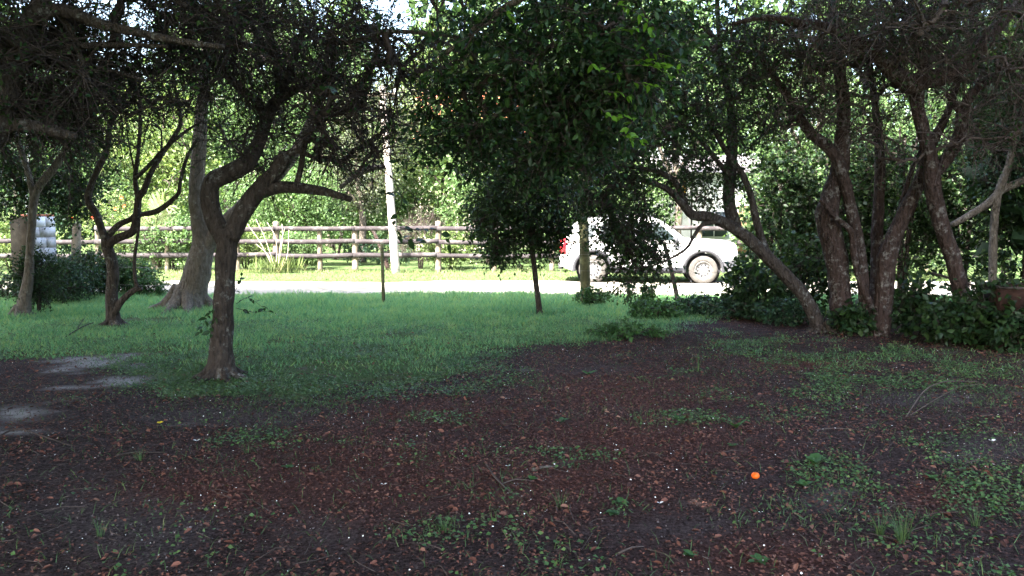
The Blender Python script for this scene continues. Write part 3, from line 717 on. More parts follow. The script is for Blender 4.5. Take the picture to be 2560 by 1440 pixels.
# --- trees behind the camera: one stretches a leafy bough into view, both shade the yard
def near_tree():
    limbs = [(np.array([[3.4, -1.6, -0.05], [3.35, -1.5, 0.8], [3.1, -1.1, 1.9], [2.8, -0.3, 2.9], [2.6, 0.8, 3.5]]), np.array([.2, .17, .15, .13, .11])),
             (np.array([[2.6, 0.8, 3.5], [2.4, 2.4, 3.75], [1.9, 3.8, 3.6], *[at(*p) for p in ((1620, -60, 5.2), (1540, 40, 5.6), (1480, 150, 5.9), (1440, 260, 6.1))]]), np.array([.1, .08, .06, .042, .03, .02, .012])),
             (np.array([[1.9, 3.8, 3.6], *[at(*p) for p in ((1500, -120, 5.0), (1330, -20, 5.6), (1200, 60, 6.0), (1100, 150, 6.3))]]), np.array([.05, .035, .026, .02, .012])),
             (np.array([[2.6, 0.8, 3.5], [1.6, 1.4, 4.3], [0.2, 2.0, 4.9], [-1.4, 2.4, 5.2]]), np.array([.1, .08, .06, .04])),
             (np.array([[2.8, -0.3, 2.9], [4.0, 0.8, 4.0], [5.0, 2.6, 4.7]]), np.array([.1, .07, .045]))]
    r = make_tree('leafy_bough_tree', 'tree behind the viewer whose glossy leafy bough hangs in from overhead', 'tree', limbs,
        [B(1420, 120, 5.8, 270, 150, 0.7, 120), B(1560, 160, 5.5, 120, 130, 0.5, 50), B(1330, 330, 6.4, 210, 110, 0.7, 90), B(1180, 150, 6.3, 150, 120, 0.6, 36), B(1480, 340, 6.2, 100, 100, 0.5, 40), B(1150, 330, 6.6, 120, 100, 0.6, 26)],
        'bark_grey', 'leaf_near', tips=7, per_tip=6, tip_len=0.34, leaf_len=0.055, leaf_ratio=0.27, detail=2, twig_r=0.0026, branch_r=0.0052, sides=14, leaf_droop=0.3, zmin=1.5)
    return r
treeN = near_tree()
treeP = make_tree('shading_tree', 'spreading tree behind the viewer shading the bare yard', 'tree', [
    (np.array([[-3.2, -2.4, -0.05], [-3.1, -2.3, 1.0], [-2.8, -1.9, 2.2], [-2.4, -1.0, 3.4], [-2.0, 0.4, 4.4]]), np.array([.2, .17, .15, .12, .08])),
    (np.array([[-2.8, -1.9, 2.2], [-4.0, -1.0, 3.6], [-5.0, 1.0, 4.6]]), np.array([.12, .09, .05]))],
    [(-2.2, 0.2, 5.2, 2.4, 2.0, 0.6, 60), (-4.8, 2.2, 5.4, 2.0, 2.0, 0.6, 60)],
    'bark_dark', 'leaf_dark', tips=7, per_tip=6, leaf_len=0.06)

# --- single bright leaves of the bough, each a leaf of its own
def leaf_shape(L, W):
    mb = MB()
    t = np.linspace(0, 1, 6); w = W * np.sin(np.clip(t * 1.03, 0, 1) ** 0.8 * PI) ** 0.85; w[0] = w[-1] = 0.0008
    z = -0.22 * L * t ** 2
    V = np.concatenate([np.stack([t * L, w, z + 0.3 * w], -1), np.stack([t * L, 0 * w, z], -1), np.stack([t * L, -w, z + 0.3 * w], -1)])
    i = np.arange(5)
    mb.add(V, np.stack([i, i + 6, i + 7, i + 1], -1), np.stack([i + 6, i + 12, i + 13, i + 7], -1))
    return mb.mesh('leaf', True)
LEAF_B = [leaf_shape(0.062, 0.014), leaf_shape(0.052, 0.013)]
LEAF_D = [leaf_shape(0.075, 0.019), leaf_shape(0.06, 0.017)]
for m_ in LEAF_B: m_.materials.append(M['leaf_lit_green'])
for m_ in LEAF_D: m_.materials.append(M['leaf_dark'])
def sprig(root, pts, Y, n, meshes, r=0.003, size=1.0, mat='twig'):
    """a thin shoot with single leaves on it; all parts of root"""
    base = np.array(root.location)
    P = np.array([at(p[0], p[1], Y) for p in pts]); Q, q = spline(P, np.linspace(r, r * 0.5, len(P)), 0.03)
    mb = MB(); tube(mb, Q, q, 5, 0)
    link('shoot', mb.mesh('shoot', True, base), M[mat], root)
    T = norm(np.gradient(Q, axis=0))
    for k in range(n):
        i = min(len(Q) - 1, int((0.12 + 0.88 * (k + 0.5) / n) * len(Q)))
        side = norm(np.cross(T[i], [0, 0, 1.0] + RNG.normal(size=3) * 0.3)) * (1 if k % 2 else -1)
        d = norm(T[i] * 0.7 + side * 0.9 + np.array([0, 0, 0.15]) + RNG.normal(size=3) * 0.3)
        up = norm(np.array([0, -0.45, 0.8]) + RNG.normal(size=3) * 0.45)
        y = norm(np.cross(up, d)); z = np.cross(d, y)
        o = link('leaf', meshes[k % len(meshes)], None, root)
        s = size * RNG.uniform(0.75, 1.25)
        mtx = Matrix([[d[0], y[0], z[0], 0], [d[1], y[1], z[1], 0], [d[2], y[2], z[2], 0], [0, 0, 0, 1]]) @ Matrix.Scale(s, 4)
        mtx.translation = Vector(Q[i] - base); o.matrix_local = mtx
for (pts, n) in [([(1560, 150), (1600, 150), (1650, 160), (1705, 178)], 13), ([(1570, 110), (1610, 125), (1660, 140)], 9), ([(1530, 10), (1570, 20), (1610, 45), (1628, 80)], 12), ([(1560, 165), (1620, 165), (1680, 190)], 10),
                 ([(1500, 270), (1530, 290), (1560, 290)], 7), ([(1585, 205), (1620, 212), (1650, 220)], 7), ([(1520, 230), (1548, 232), (1570, 240)], 6), ([(1550, 335), (1580, 345), (1600, 350)], 7), ([(1590, 295), (1570, 320), (1575, 350)], 6), ([(1250, 20), (1280, 40), (1295, 60)], 7), ([(1500, 85), (1540, 80), (1590, 70)], 7), ([(1470, 150), (1500, 175), (1540, 185)], 7)]:
    sprig(treeN, pts, 5.0, int(n * 1.5), LEAF_B, 0.003, 0.95)
for (pts, n) in [([(1400, 60), (1430, 90), (1470, 110)], 7), ([(1380, 190), (1430, 190), (1480, 200)], 7), ([(1330, 130), (1370, 160), (1400, 200)], 7), ([(1460, 230), (1490, 250), (1530, 260)], 6), ([(1290, 300), (1330, 330), (1370, 345)], 6), ([(1400, 330), (1430, 370), (1460, 390)], 6),
                 ([(900, 20), (940, 50), (985, 70)], 6), ([(930, 60), (960, 40), (990, 45)], 5), ([(800, 240), (820, 220), (845, 240)], 5)]:
    sprig(treeN, pts, 5.6, n, LEAF_D, 0.003, 1.1)
# the hanging twig of round leaves seen against the fence
for (pts, n) in [([(1010, 470), (1000, 520), (985, 560), (1000, 600)], 6), ([(985, 565), (1030, 575), (1075, 572), (1110, 590), (1125, 610)], 9), ([(1000, 590), (1020, 600), (1050, 605)], 6), ([(940, 478), (965, 485), (990, 480)], 5)]:
    sprig(treeA, pts, 7.6, n, LEAF_D, 0.0035, 1.35)
# suckers on the forked trunk and leafy weed stems
for (pts, n) in [([(590, 760), (620, 745), (660, 770)], 8), ([(585, 735), (600, 700), (605, 690)], 6), ([(545, 760), (520, 790), (500, 830)], 9), ([(545, 780), (525, 820), (535, 850)], 7), ([(590, 770), (630, 780), (668, 778)], 7)]:
    sprig(treeA, pts, 7.9, n, LEAF_D, 0.003, 0.95)

# unseen trees added round the yard: crowns placed to block sun and sky
def shade_tree(label, x, y, crown, n=115):
    top = max(c[2] + c[5] for c in crown)
    limbs = [(np.array([[x, y, -0.05], [x + .1, y, 2.0], [x, y + .1, 4.2], [x, y, top - 1.5]]), np.array([.24, .2, .15, .05]))]
    for c in crown:
        limbs.append((np.array([[x, y, 3.2], [(x + c[0]) / 2, (y + c[1]) / 2, (3.2 + c[2]) / 2 + .5], [c[0], c[1], c[2]]]), np.array([.11, .08, .03])))
    make_tree('added_shade_tree', label, 'tree', limbs, [(*c, n) for c in crown], 'bark_dark', 'leaf_dark', tips=5, tip_len=.95, per_tip=7, leaf_len=.43, leaf_ratio=.36, twig_mesh=False, spread=.3, branch_r=.012, step=.3, group='unseen trees added to shade the yard')
shade_tree('unseen tree added for shade left of the yard beside the sandy patches', -7.2, 3.0, [(-6.0, 3.0, 7.4, 3.4, 3.4, 1.2), (-3.0, 0.6, 7.8, 3.2, 3.2, 1.0), (-8.5, 3.0, 4.5, 2.4, 3.4, 2.6), (-6.2, -1.2, 7.4, 2.6, 2.4, 0.9), (-10.2, 5.2, 7.4, 2.4, 2.4, 1.0)])
shade_tree('unseen tree added for shade left of the pillar tree', -9.8, 8.5, [(-7.0, 7.5, 7.6, 3.4, 3.0, 1.2), (-10.8, 9, 4.5, 2.2, 3.2, 2.6), (-4.2, 5.4, 8.0, 3.0, 3.0, 1.0)])
shade_tree('unseen tree added for shade behind the viewer on the sunny side', -5.5, -5.0, [(-5.5, -4.5, 7.0, 3.6, 3.4, 1.6), (-2.0, -4.6, 7.4, 3.2, 3.2, 1.3)])
shade_tree('unseen tree added for shade directly behind the viewer', 0.8, -5.0, [(0.8, -2.0, 7.8, 3.0, 2.8, 1.0)])
shade_tree('unseen tree added for shade right of the yard beyond the rusty bin', 8.6, 5.5, [(10.4, 6.4, 4.0, 1.6, 3.2, 3.4), (4.6, 4.8, 8.0, 2.2, 2.4, 0.9)])
shade_tree('unseen tree added for shade behind the many stemmed tree', 9.2, 12.6, [(9.4, 12.2, 4.6, 2.0, 2.6, 3.2), (3.4, 7.8, 8.0, 2.8, 2.4, 0.9)])
shade_tree('unseen tree added for shade over the middle of the yard', -10.8, 12.0, [(-0.6, 6.6, 8.2, 3.0, 2.6, 0.9), (-4.4, 9.0, 8.0, 3.0, 2.2, 0.9), (-0.4, 3.0, 8.4, 2.8, 2.6, .8), (-9.0, 10.6, 7.6, 2.6, 1.8, 1.0), (-12.0, 12.4, 6.4, 2.2, 1.9, 1.2)])

# ================================================================== TREES AND BUSHES BEYOND THE FENCE
def bg_tree(name, label, px, Y, top, crown, leaf, n, leaf_len=0.165, per_tip=6.2, group='trees beyond the rail fence', r=0.16, seed_lean=0.0, low=0.25):
    """px: trunk column, top: metres, crown: list of (px, zc, half width m, half height m)"""
    x0 = at(px, 545, Y)[0]
    limbs = [(np.array([[x0, Y, -0.05], [x0 + 0.1 + seed_lean * 0.3, Y, top * 0.25], [x0 - 0.1 + seed_lean * 0.6, Y + 0.1, top * 0.5], [x0 + seed_lean, Y, top * 0.8]]), np.array([r, r * 0.8, r * 0.6, r * 0.25])),
             (np.array([[x0, Y, top * 0.3], [x0 - 0.8, Y - 0.3, top * 0.48], [x0 - 1.4, Y - 0.4, top * 0.62]]), np.array([r * 0.6, r * 0.4, r * 0.2])),
             (np.array([[x0, Y, top * 0.35], [x0 + 0.9, Y - 0.2, top * 0.52], [x0 + 1.5, Y - 0.3, top * 0.7]]), np.array([r * 0.6, r * 0.4, r * 0.2]))]
    tot = sum(c[2] * c[3] for c in crown)
    bl = [(at(c[0], 545, Y)[0], Y, c[1], c[2], min(c[2], 1.8), c[3], max(6, int(n * c[2] * c[3] / tot))) for c in crown]
    return make_tree(name, label, 'tree', limbs, bl, 'bark_bg', leaf, 'twig', group, 9, tips=6, tip_len=0.7, per_tip=per_tip, leaf_len=leaf_len, leaf_ratio=0.3,
                     twig_mesh=False, branch_r=0.012, start_frac=low, spread=0.12, step=0.3, zmin=0.3)

bg_tree('broad_tree', 'wide pale green tree beyond the fence near the fan palm', 300, 34, 8.0, [(300, 5.4, 3.4, 2.6), (170, 4.2, 2.0, 1.9), (430, 4.3, 2.3, 2.2), (300, 2.8, 3.0, 1.3)], 'leaf_sun_haze', 330)
bg_tree('yellowish_tree', 'yellow green tree beyond the fence behind the twisted tree', 420, 30, 7.0, [(410, 4.6, 2.2, 2.0), (460, 3.2, 1.8, 1.4)], 'leaf_sun_haze2', 190)
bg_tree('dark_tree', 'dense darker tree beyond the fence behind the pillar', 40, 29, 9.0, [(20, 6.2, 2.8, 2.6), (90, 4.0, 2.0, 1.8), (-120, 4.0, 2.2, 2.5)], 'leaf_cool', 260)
bg_tree('tall_tree', 'tall leafy tree beyond the fence behind the leaning trunk', 640, 31, 10.0, [(620, 7.2, 2.6, 2.6), (700, 5.0, 2.4, 1.8), (560, 4.2, 1.8, 1.6)], 'leaf_sun_haze', 300)
bg_tree('small_tree', 'low bushy tree just behind the fence rails and dry canes', 760, 26.5, 4.0, [(760, 2.35, 1.1, 1.0), (690, 2.2, 0.9, 0.75), (800, 1.75, 0.7, 0.7)], 'leaf_sun_haze', 150, 0.09, 13, r=0.07)
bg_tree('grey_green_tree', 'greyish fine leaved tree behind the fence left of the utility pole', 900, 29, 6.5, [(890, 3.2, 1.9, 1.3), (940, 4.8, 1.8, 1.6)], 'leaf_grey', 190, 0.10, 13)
bg_tree('sunlit_tree', 'bright yellow green tree behind the utility pole', 1080, 33, 9.5, [(1090, 6.6, 2.2, 2.4), (1010, 4.4, 2.2, 1.6), (1160, 4.2, 2.2, 1.8)], 'leaf_sun_haze2', 300)
bg_tree('rounded_tree', 'mid green rounded tree beyond the fence behind the slender tree', 1260, 29, 9.0, [(1260, 5.6, 2.6, 2.6), (1180, 3.3, 2.0, 1.4), (1350, 3.4, 2.0, 1.6)], 'leaf_sun_haze', 300)
bg_tree('hedge_tree', 'dense green tree beside the white house', 1500, 30, 8.5, [(1490, 5.6, 2.6, 2.4), (1550, 3.2, 2.0, 1.5), (1430, 3.2, 1.6, 1.4)], 'leaf_sun_haze', 280)
bg_tree('house_tree', 'tree growing in front of the white house wall', 1690, 29, 9.0, [(1640, 6.6, 2.2, 2.0), (1880, 6.6, 1.5, 2.0), (1720, 4.6, 1.3, 0.8)], 'leaf_sun_haze', 220, low=0.5)
bg_tree('shady_tree', 'bright edged tree beyond the road behind the many stemmed tree', 2050, 27, 8.0, [(2040, 4.8, 2.4, 2.4), (1960, 2.6, 1.4, 1.6), (2130, 2.6, 1.8, 1.8)], 'leaf_sun_haze', 280)
bg_tree('corner_tree', 'leafy tree beyond the road behind the lichened sapling', 2400, 26, 8.5, [(2330, 4.6, 2.4, 2.6), (2480, 4.4, 2.4, 2.6), (2560, 2.6, 2.0, 1.8), (2260, 2.4, 1.6, 1.6)], 'leaf_sun_haze', 320)
bg_tree('far_treetop', 'far tall treetop showing above the other trees beyond the fence', 820, 44, 12.5, [(800, 9.0, 3.6, 3.0), (700, 6.6, 3.0, 2.4), (900, 6.0, 2.6, 2.0)], 'leaf_sun_haze', 220, 0.17)
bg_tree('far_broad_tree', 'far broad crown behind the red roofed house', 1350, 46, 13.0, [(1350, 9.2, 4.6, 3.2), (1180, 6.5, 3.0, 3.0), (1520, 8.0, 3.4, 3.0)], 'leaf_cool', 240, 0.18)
bg_tree('far_grove_tree', 'far green crown between the pale tree and the yellow green tree', 200, 46, 9.5, [(160, 5.6, 4.4, 3.0), (420, 5.4, 3.8, 2.8), (560, 6.5, 3.0, 3.0)], 'leaf_sun_haze', 240, 0.18)
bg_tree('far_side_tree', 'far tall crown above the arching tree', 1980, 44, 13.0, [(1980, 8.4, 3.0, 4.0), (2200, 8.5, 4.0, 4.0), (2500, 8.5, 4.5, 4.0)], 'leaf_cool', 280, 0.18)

# far woodland closing the view
def woodland():
    n = 42000
    X = RNG.uniform(-55, 55, n); pxw = project(X, 52.0)[0]
    top = np.interp(pxw, [-400, 120, 170, 420, 470, 900, 950, 1030, 1060, 1750, 1785, 1830, 1860, 3000], [13, 13, 10.0, 9.8, 15, 15.5, 8.5, 8.5, 17, 17, 10.5, 10.5, 17.5, 17]) + 1.0 * vnoise(X, X * 0, .8, 62) + .6 * vnoise(X, X * 0, 2.6, 64); t = RNG.uniform(0, 1, n) ** .85
    Yw = 52 + 3 * vnoise(X, t * 9, .9, 63) + RNG.normal(size=n) * 1.4
    P = np.stack([X, Yw, .2 + t * top], -1); mb = MB()
    leaves(mb, P, norm(RNG.normal(size=(n, 3)) + [0, 0, -.3]), norm(RNG.normal(size=(n, 3)) * .8 + [0, -.4, .6]), RNG.uniform(.5, .85, n), .36)
    link('far_woodland', mb.mesh('far_woodland'), M['leaf_sun_haze'], None, 'stuff')['label'] = 'far green woodland closing the view beyond the lawn'
woodland()

def shrub(name, label, px, py, w, h, leaf, n=60, leaf_len=0.06, per_tip=7, tips=7, Y=None, detail=1, ratio=0.3, group=None, cat='shrub', stems=5, bark='bark_dark', flowers=None, tip_len=0.3, lower=0.1, depth=None, twig='twig'):
    g = ground(px, py) if Y is None else np.array([at(px, 545, Y)[0], Y, 0.0])
    x, y = g[0], g[1]; d = depth or w * 0.75
    limbs = []
    for k in range(stems):
        a = RNG.uniform(0, 6.28); s = RNG.uniform(0.25, 0.8)
        limbs.append((np.array([[x + 0.05 * math.cos(a), y + 0.05 * math.sin(a), -0.03], [x + 0.25 * s * w * math.cos(a), y + 0.25 * s * d * math.sin(a), h * 0.35], [x + 0.6 * s * w * math.cos(a), y + 0.6 * s * d * math.sin(a), h * RNG.uniform(0.65, 0.9)]]), np.array([0.016, 0.011, 0.006]) * (0.6 + 0.5 * h)))
    r = make_tree(name, label, cat, limbs, [(x, y, h * (0.5 + lower / 2), w, d, h * (0.5 - lower / 2), n)], bark, leaf, twig, group, 7, tips=tips, tip_len=tip_len * min(1.3, max(h, 0.5)), per_tip=per_tip,
                  leaf_len=leaf_len, leaf_ratio=ratio, detail=detail, twig_r=0.003, branch_r=0.005, start_frac=0.1, flare=1.0, step=0.15, crown_name='foliage', zmin=0.06)
    for o in list(r.children):
        if o.name.startswith(('trunk', 'limb')): o.name = 'stem'; o.data.name = 'stem'
    if flowers:
        for k in range(flowers):
            mb = MB(); a = np.arange(6) * 2 * PI / 6 + RNG.uniform(0, 1)
            D = np.stack([np.cos(a), -0.5 + 0 * a, np.sin(a)], -1)
            leaves(mb, np.zeros((6, 3)), D, np.tile([0, -1.0, 0.2], (6, 1)), np.full(6, 0.06), 0.4, 2)
            o = link('flower', mb.mesh('flower'), M['flower'], r)
            o.location = (RNG.uniform(-0.8, 0.8) * w, -d * RNG.uniform(0.75, 1.0), h * RNG.uniform(0.55, 0.95))
    return r

shrub('flowering_shrub', 'sunlit shrub dotted with red flowers beyond the fence', 320, 0, 1.6, 2.4, 'leaf_sun_haze2', 110, 0.08, 9, Y=25.5, flowers=6, tip_len=0.4)
shrub('garden_bush', 'bright green bush hanging over the rails beneath the palm frond', 425, 0, 1.25, 1.75, 'leaf_sun_haze', 120, 0.085, 9, Y=24.6, tip_len=0.35)
shrub('garden_bush', 'yellow green bush against the fence behind the pillar', 20, 0, 1.6, 1.7, 'leaf_sun_haze2', 100, 0.085, 8, Y=25.2, flowers=2)
shrub('garden_bush', 'mixed bush between the rails left of the dry canes', 610, 0, 1.1, 1.35, 'leaf_sun_haze2', 90, 0.08, 8, Y=24.8)
shrub('garden_bush', 'leafy bush behind the rails right of the dry canes', 745, 0, 0.9, 1.1, 'leaf_sun_haze', 70, 0.08, 8, Y=25.0)
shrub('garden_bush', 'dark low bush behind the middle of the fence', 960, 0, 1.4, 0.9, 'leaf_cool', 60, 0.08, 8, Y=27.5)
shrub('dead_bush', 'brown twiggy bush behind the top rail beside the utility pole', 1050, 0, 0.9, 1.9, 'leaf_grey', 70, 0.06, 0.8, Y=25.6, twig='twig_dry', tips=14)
shrub('garden_bush', 'yellow leaved bush behind the fence post beside the hanging leaf mass', 1125, 0, 0.9, 1.3, 'leaf_sun_haze2', 70, 0.08, 8, Y=25.4)
shrub('garden_bush', 'shaded bush behind the fence near the back of the car', 1300, 0, 1.5, 1.2, 'leaf_sun_haze', 80, 0.085, 8, Y=25.6)
shrub('garden_bush', 'tall bush beyond the car bonnet', 1960, 0, 1.6, 2.2, 'leaf_sun_haze', 110, 0.085, 9, Y=24.0)
shrub('garden_bush', 'bush at the roadside behind the heavy limbed tree', 2250, 0, 1.9, 1.9, 'leaf_sun_haze', 110, 0.085, 9, Y=21.5)
shrub('garden_bush', 'bush at the roadside behind the rusty bin', 2520, 0, 1.6, 2.2, 'leaf_sun_haze', 100, 0.085, 9, Y=20.5)
for (px, Y, w, h, lf, n, lb) in [(1010, 30.5, 1.8, 3.2, 'leaf_sun_haze', 110, 'rounded green bush behind the utility pole'), (1120, 31, 2.0, 4.2, 'leaf_sun_haze2', 130, 'large sunlit bush between pole and slender tree'), (1220, 28, 1.6, 3.0, 'leaf_sun_haze', 110, 'large green bush behind the hanging leaf mass'), (840, 31, 2.0, 4.0, 'leaf_sun_haze', 130, 'large bush behind the middle fence posts'), (560, 29, 1.8, 3.4, 'leaf_sun_haze', 120, 'large bush behind the forked trunk'), (260, 29.5, 2.2, 3.6, 'leaf_sun_haze', 130, 'large bush behind the red flowered shrub'), (130, 28, 1.6, 3.0, 'leaf_cool', 110, 'dark bush beyond the fence next to the pillar'), (1420, 27, 1.6, 3.2, 'leaf_sun_haze', 120, 'large bush behind the back of the car'), (1580, 28, 1.6, 3.4, 'leaf_sun_haze', 120, 'large bush beyond the car roof'), (2050, 23, 1.6, 3.4, 'leaf_sun_haze', 110, 'large roadside bush behind the arching trunk')]:
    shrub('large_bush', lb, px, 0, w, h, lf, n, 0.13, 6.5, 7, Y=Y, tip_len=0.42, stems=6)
# shade side
shrub('pillar_shrub', 'dark shrub growing round the foot of the white block pillar', 150, 760, 0.75, 0.8, 'leaf_cool', 110, 0.05, 8)
shrub('pillar_shrub', 'low weedy shrub left of the pillar with the road behind', 15, 750, 0.6, 0.62, 'leaf_cool', 60, 0.05, 5)
shrub('roadside_shrub', 'lush green shrub between the pillar and the twisted tree', 230, 745, 0.75, 0.95, 'leaf_dark', 120, 0.055, 9)
shrub('roadside_shrub', 'bright green shrub behind the twisted tree trunk', 320, 740, 0.65, 0.75, 'weed', 90, 0.055, 9)
shrub('roadside_shrub', 'low green shrub tapering off towards the leaning trunk', 375, 745, 0.4, 0.42, 'weed', 40, 0.05, 7)
shrub('trunk_ivy', 'ivy bush hugging the foot of the slim pillar tree', 95, 785, 0.34, 1.0, 'leaf_dark', 70, 0.045, 9, depth=0.3)
# right hand thicket
for (px, py, w, h, lf, n, lb) in [
    (2005, 785, 0.45, 1.3, 'leaf_dark', 70, 'dark leafy thicket shrub behind the arching trunk'),
    (1945, 765, 0.65, 3.0, 'leaf_dark', 170, 'slender tall thicket shrub between the arching trunk and the stem cluster'),
    (2165, 760, 0.7, 3.2, 'leaf_dark', 120, 'tall thicket shrub showing between the reddish stems'),
    (2080, 762, 0.9, 3.4, 'leaf_dark', 150, 'tall thicket shrub behind the thick reddish stems'),
    (2250, 768, 0.9, 3.6, 'leaf_dark', 170, 'tall dark thicket shrub between the two reddish trees'),
    (2400, 768, 0.9, 3.2, 'leaf_dark', 150, 'tall thicket shrub behind the heavy limbed trunk'),
    (2560, 785, 0.9, 3.4, 'leaf_dark', 150, 'tall thicket shrub behind the rusty bin'),
    (2300, 840, 0.42, 0.72, 'leaf_dark', 40, 'knee high leafy shrub between the reddish trunks'),
    (2365, 862, 0.36, 0.5, 'leaf_dark', 34, 'low shrub at the foot of the heavy limbed tree'),
    (2470, 868, 0.36, 0.8, 'leaf_dark', 38, 'broad leaved shrub in front of the rusty bin'),
    (2540, 880, 0.3, 0.55, 'leaf_dark', 26, 'small dark shrub against the rusty bin side'),
    (2140, 838, 0.3, 0.36, 'leaf_dark', 24, 'small leafy plant at the foot of the stem cluster')]:
    shrub('thicket_shrub', lb, px, py, w, h, lf, int(n * .8), 0.09, 6, 6, tip_len=0.4 if h < 2 else 0.3, ratio=0.33)
shrub('glossy_shrub', 'pointed leaf shrub silhouetted against the road by the car bumper', 1893, 775, 0.40, 1.0, 'leaf_dark', 34, 0.10, 6, 6, Y=12.6, ratio=0.3, detail=2, depth=0.4)
for (px, py, w, h, n, lb) in [(1640, 795, 0.5, 0.28, 50, 'low leafy weeds at the foot of the leaning stake'), (1770, 790, 0.7, 0.32, 70, 'weed bank between the leaning stake and the glossy shrub'), (1880, 800, 0.6, 0.36, 60, 'weed bank under the glossy shrub'), (1960, 815, 0.5, 0.4, 50, 'weed bank at the foot of the arching trunk'),
                              (1480, 765, 0.3, 0.3, 25, 'weeds round the foot of the mossy post'), (1600, 770, 0.3, 0.5, 14, 'single tall broad leaf weed beside the wire fence'), (1570, 845, 0.55, 0.13, 34, 'pale green weed patch in front of the leaning stake')]:
    shrub('roadside_weeds', lb, px, py, w, h, 'weed' if px < 1650 else 'leaf_cool', n, 0.05, 7, 6, ratio=0.38, cat='weeds', tip_len=0.25)

# ------------------------------------------------------------------ fan palm and dry canes beyond the fence
def palm():
    g = np.array([at(385, 545, 24.75)[0], 24.75, 0])
    r = thing('palm', 'pale sunlit palm with a broad upright frond beyond the fence', 'palm', g)
    mb = MB(); Q, q = spline(np.array([[0, 0, -0.05], [0.02, 0, 0.6], [0, 0, 1.3]]), np.array([.16, .14, .12]), .1); tube(mb, Q, q, 10, .12)
    link('trunk', mb.mesh('trunk', True), M['bark_bg'], r)
    for (dx, dz, dy, L) in [(0.32, 1.0, -0.12, 1.4), (-0.9, 0.5, -0.4, 0.95), (0.9, 0.35, -0.3, 0.9), (-0.3, 0.9, 0.5, 0.9), (0.7, 0.7, 0.4, 0.9), (-0.7, 0.2, -0.6, 0.9), (0.3, 0.15, -0.9, 0.8)]:
        d = norm(np.array([dx, dy, dz])); mb = MB()
        t = np.linspace(0, 1, 9)[:, None]; P = np.array([0, 0, 1.3]) + d * L * t + np.array([0, 0, -0.45 * L]) * t ** 2.5
        tube(mb, P, np.linspace(.02, .005, 9), 5)
        T = norm(np.gradient(P, axis=0)); k = 60
        tt = np.linspace(0.12, 1, k); ii = tt * 8; i0 = np.minimum(ii.astype(int), 7); pos = P[i0] + (P[i0 + 1] - P[i0]) * (ii - i0)[:, None]
        s = norm(np.cross(T[i0], np.array([0.1, -1.0, 0.2]))) * np.where(np.arange(k) % 2, 1, -1)[:, None]
        leaves(mb, pos, norm(s + T[i0] * 0.75), np.tile([0.0, -1, 0.4], (k, 1)), L * 0.36 * np.sin(np.clip(tt, 0, 0.97) * PI) ** 0.5 + 0.05, 0.035, 1)
        link('frond', mb.mesh('frond'), M['frond'], r)
palm()
def canes():
    g = at(690, 545, 23.4); g[2] = 0
    r = thing('cane_clump', 'clump of bleached bare canes leaning in front of the rail fence', 'canes', g)
    for (x0, x1, y1, x2, y2) in [(690, 650, 605, 612, 552), (692, 664, 600, 640, 548), (690, 690, 600, 668, 556), (695, 700, 620, 712, 570), (688, 672, 640, 640, 610), (697, 718, 640, 722, 575), (694, 706, 600, 705, 560)]:
        Q, q = spline(np.array([at(x0, 675, 23.4) * [1, 1, 0] + [0, 0, -.03], at(x1, y1, 23.3), at(x2, y2, 23.3)]), np.array([.010, .009, .006]), .1)
        mb = MB(); tube(mb, Q, q, 6, .1); link('cane', mb.mesh('cane', True, g), M['cane'], r)
    n = 260; a = RNG.uniform(0, 6.28, n); P = np.stack([RNG.normal(size=n) * .35, RNG.normal(size=n) * .15, np.zeros(n)], -1)
    mb = MB(); leaves(mb, P, np.stack([np.cos(a) * .5, np.sin(a) * .3, np.full(n, 1.0)], -1), RNG.normal(size=(n, 3)), RNG.uniform(.25, .6, n), .02, 2)
    link('grass_tuft', mb.mesh('grass_tuft'), M['grass_sun'], r, 'stuff')
canes()

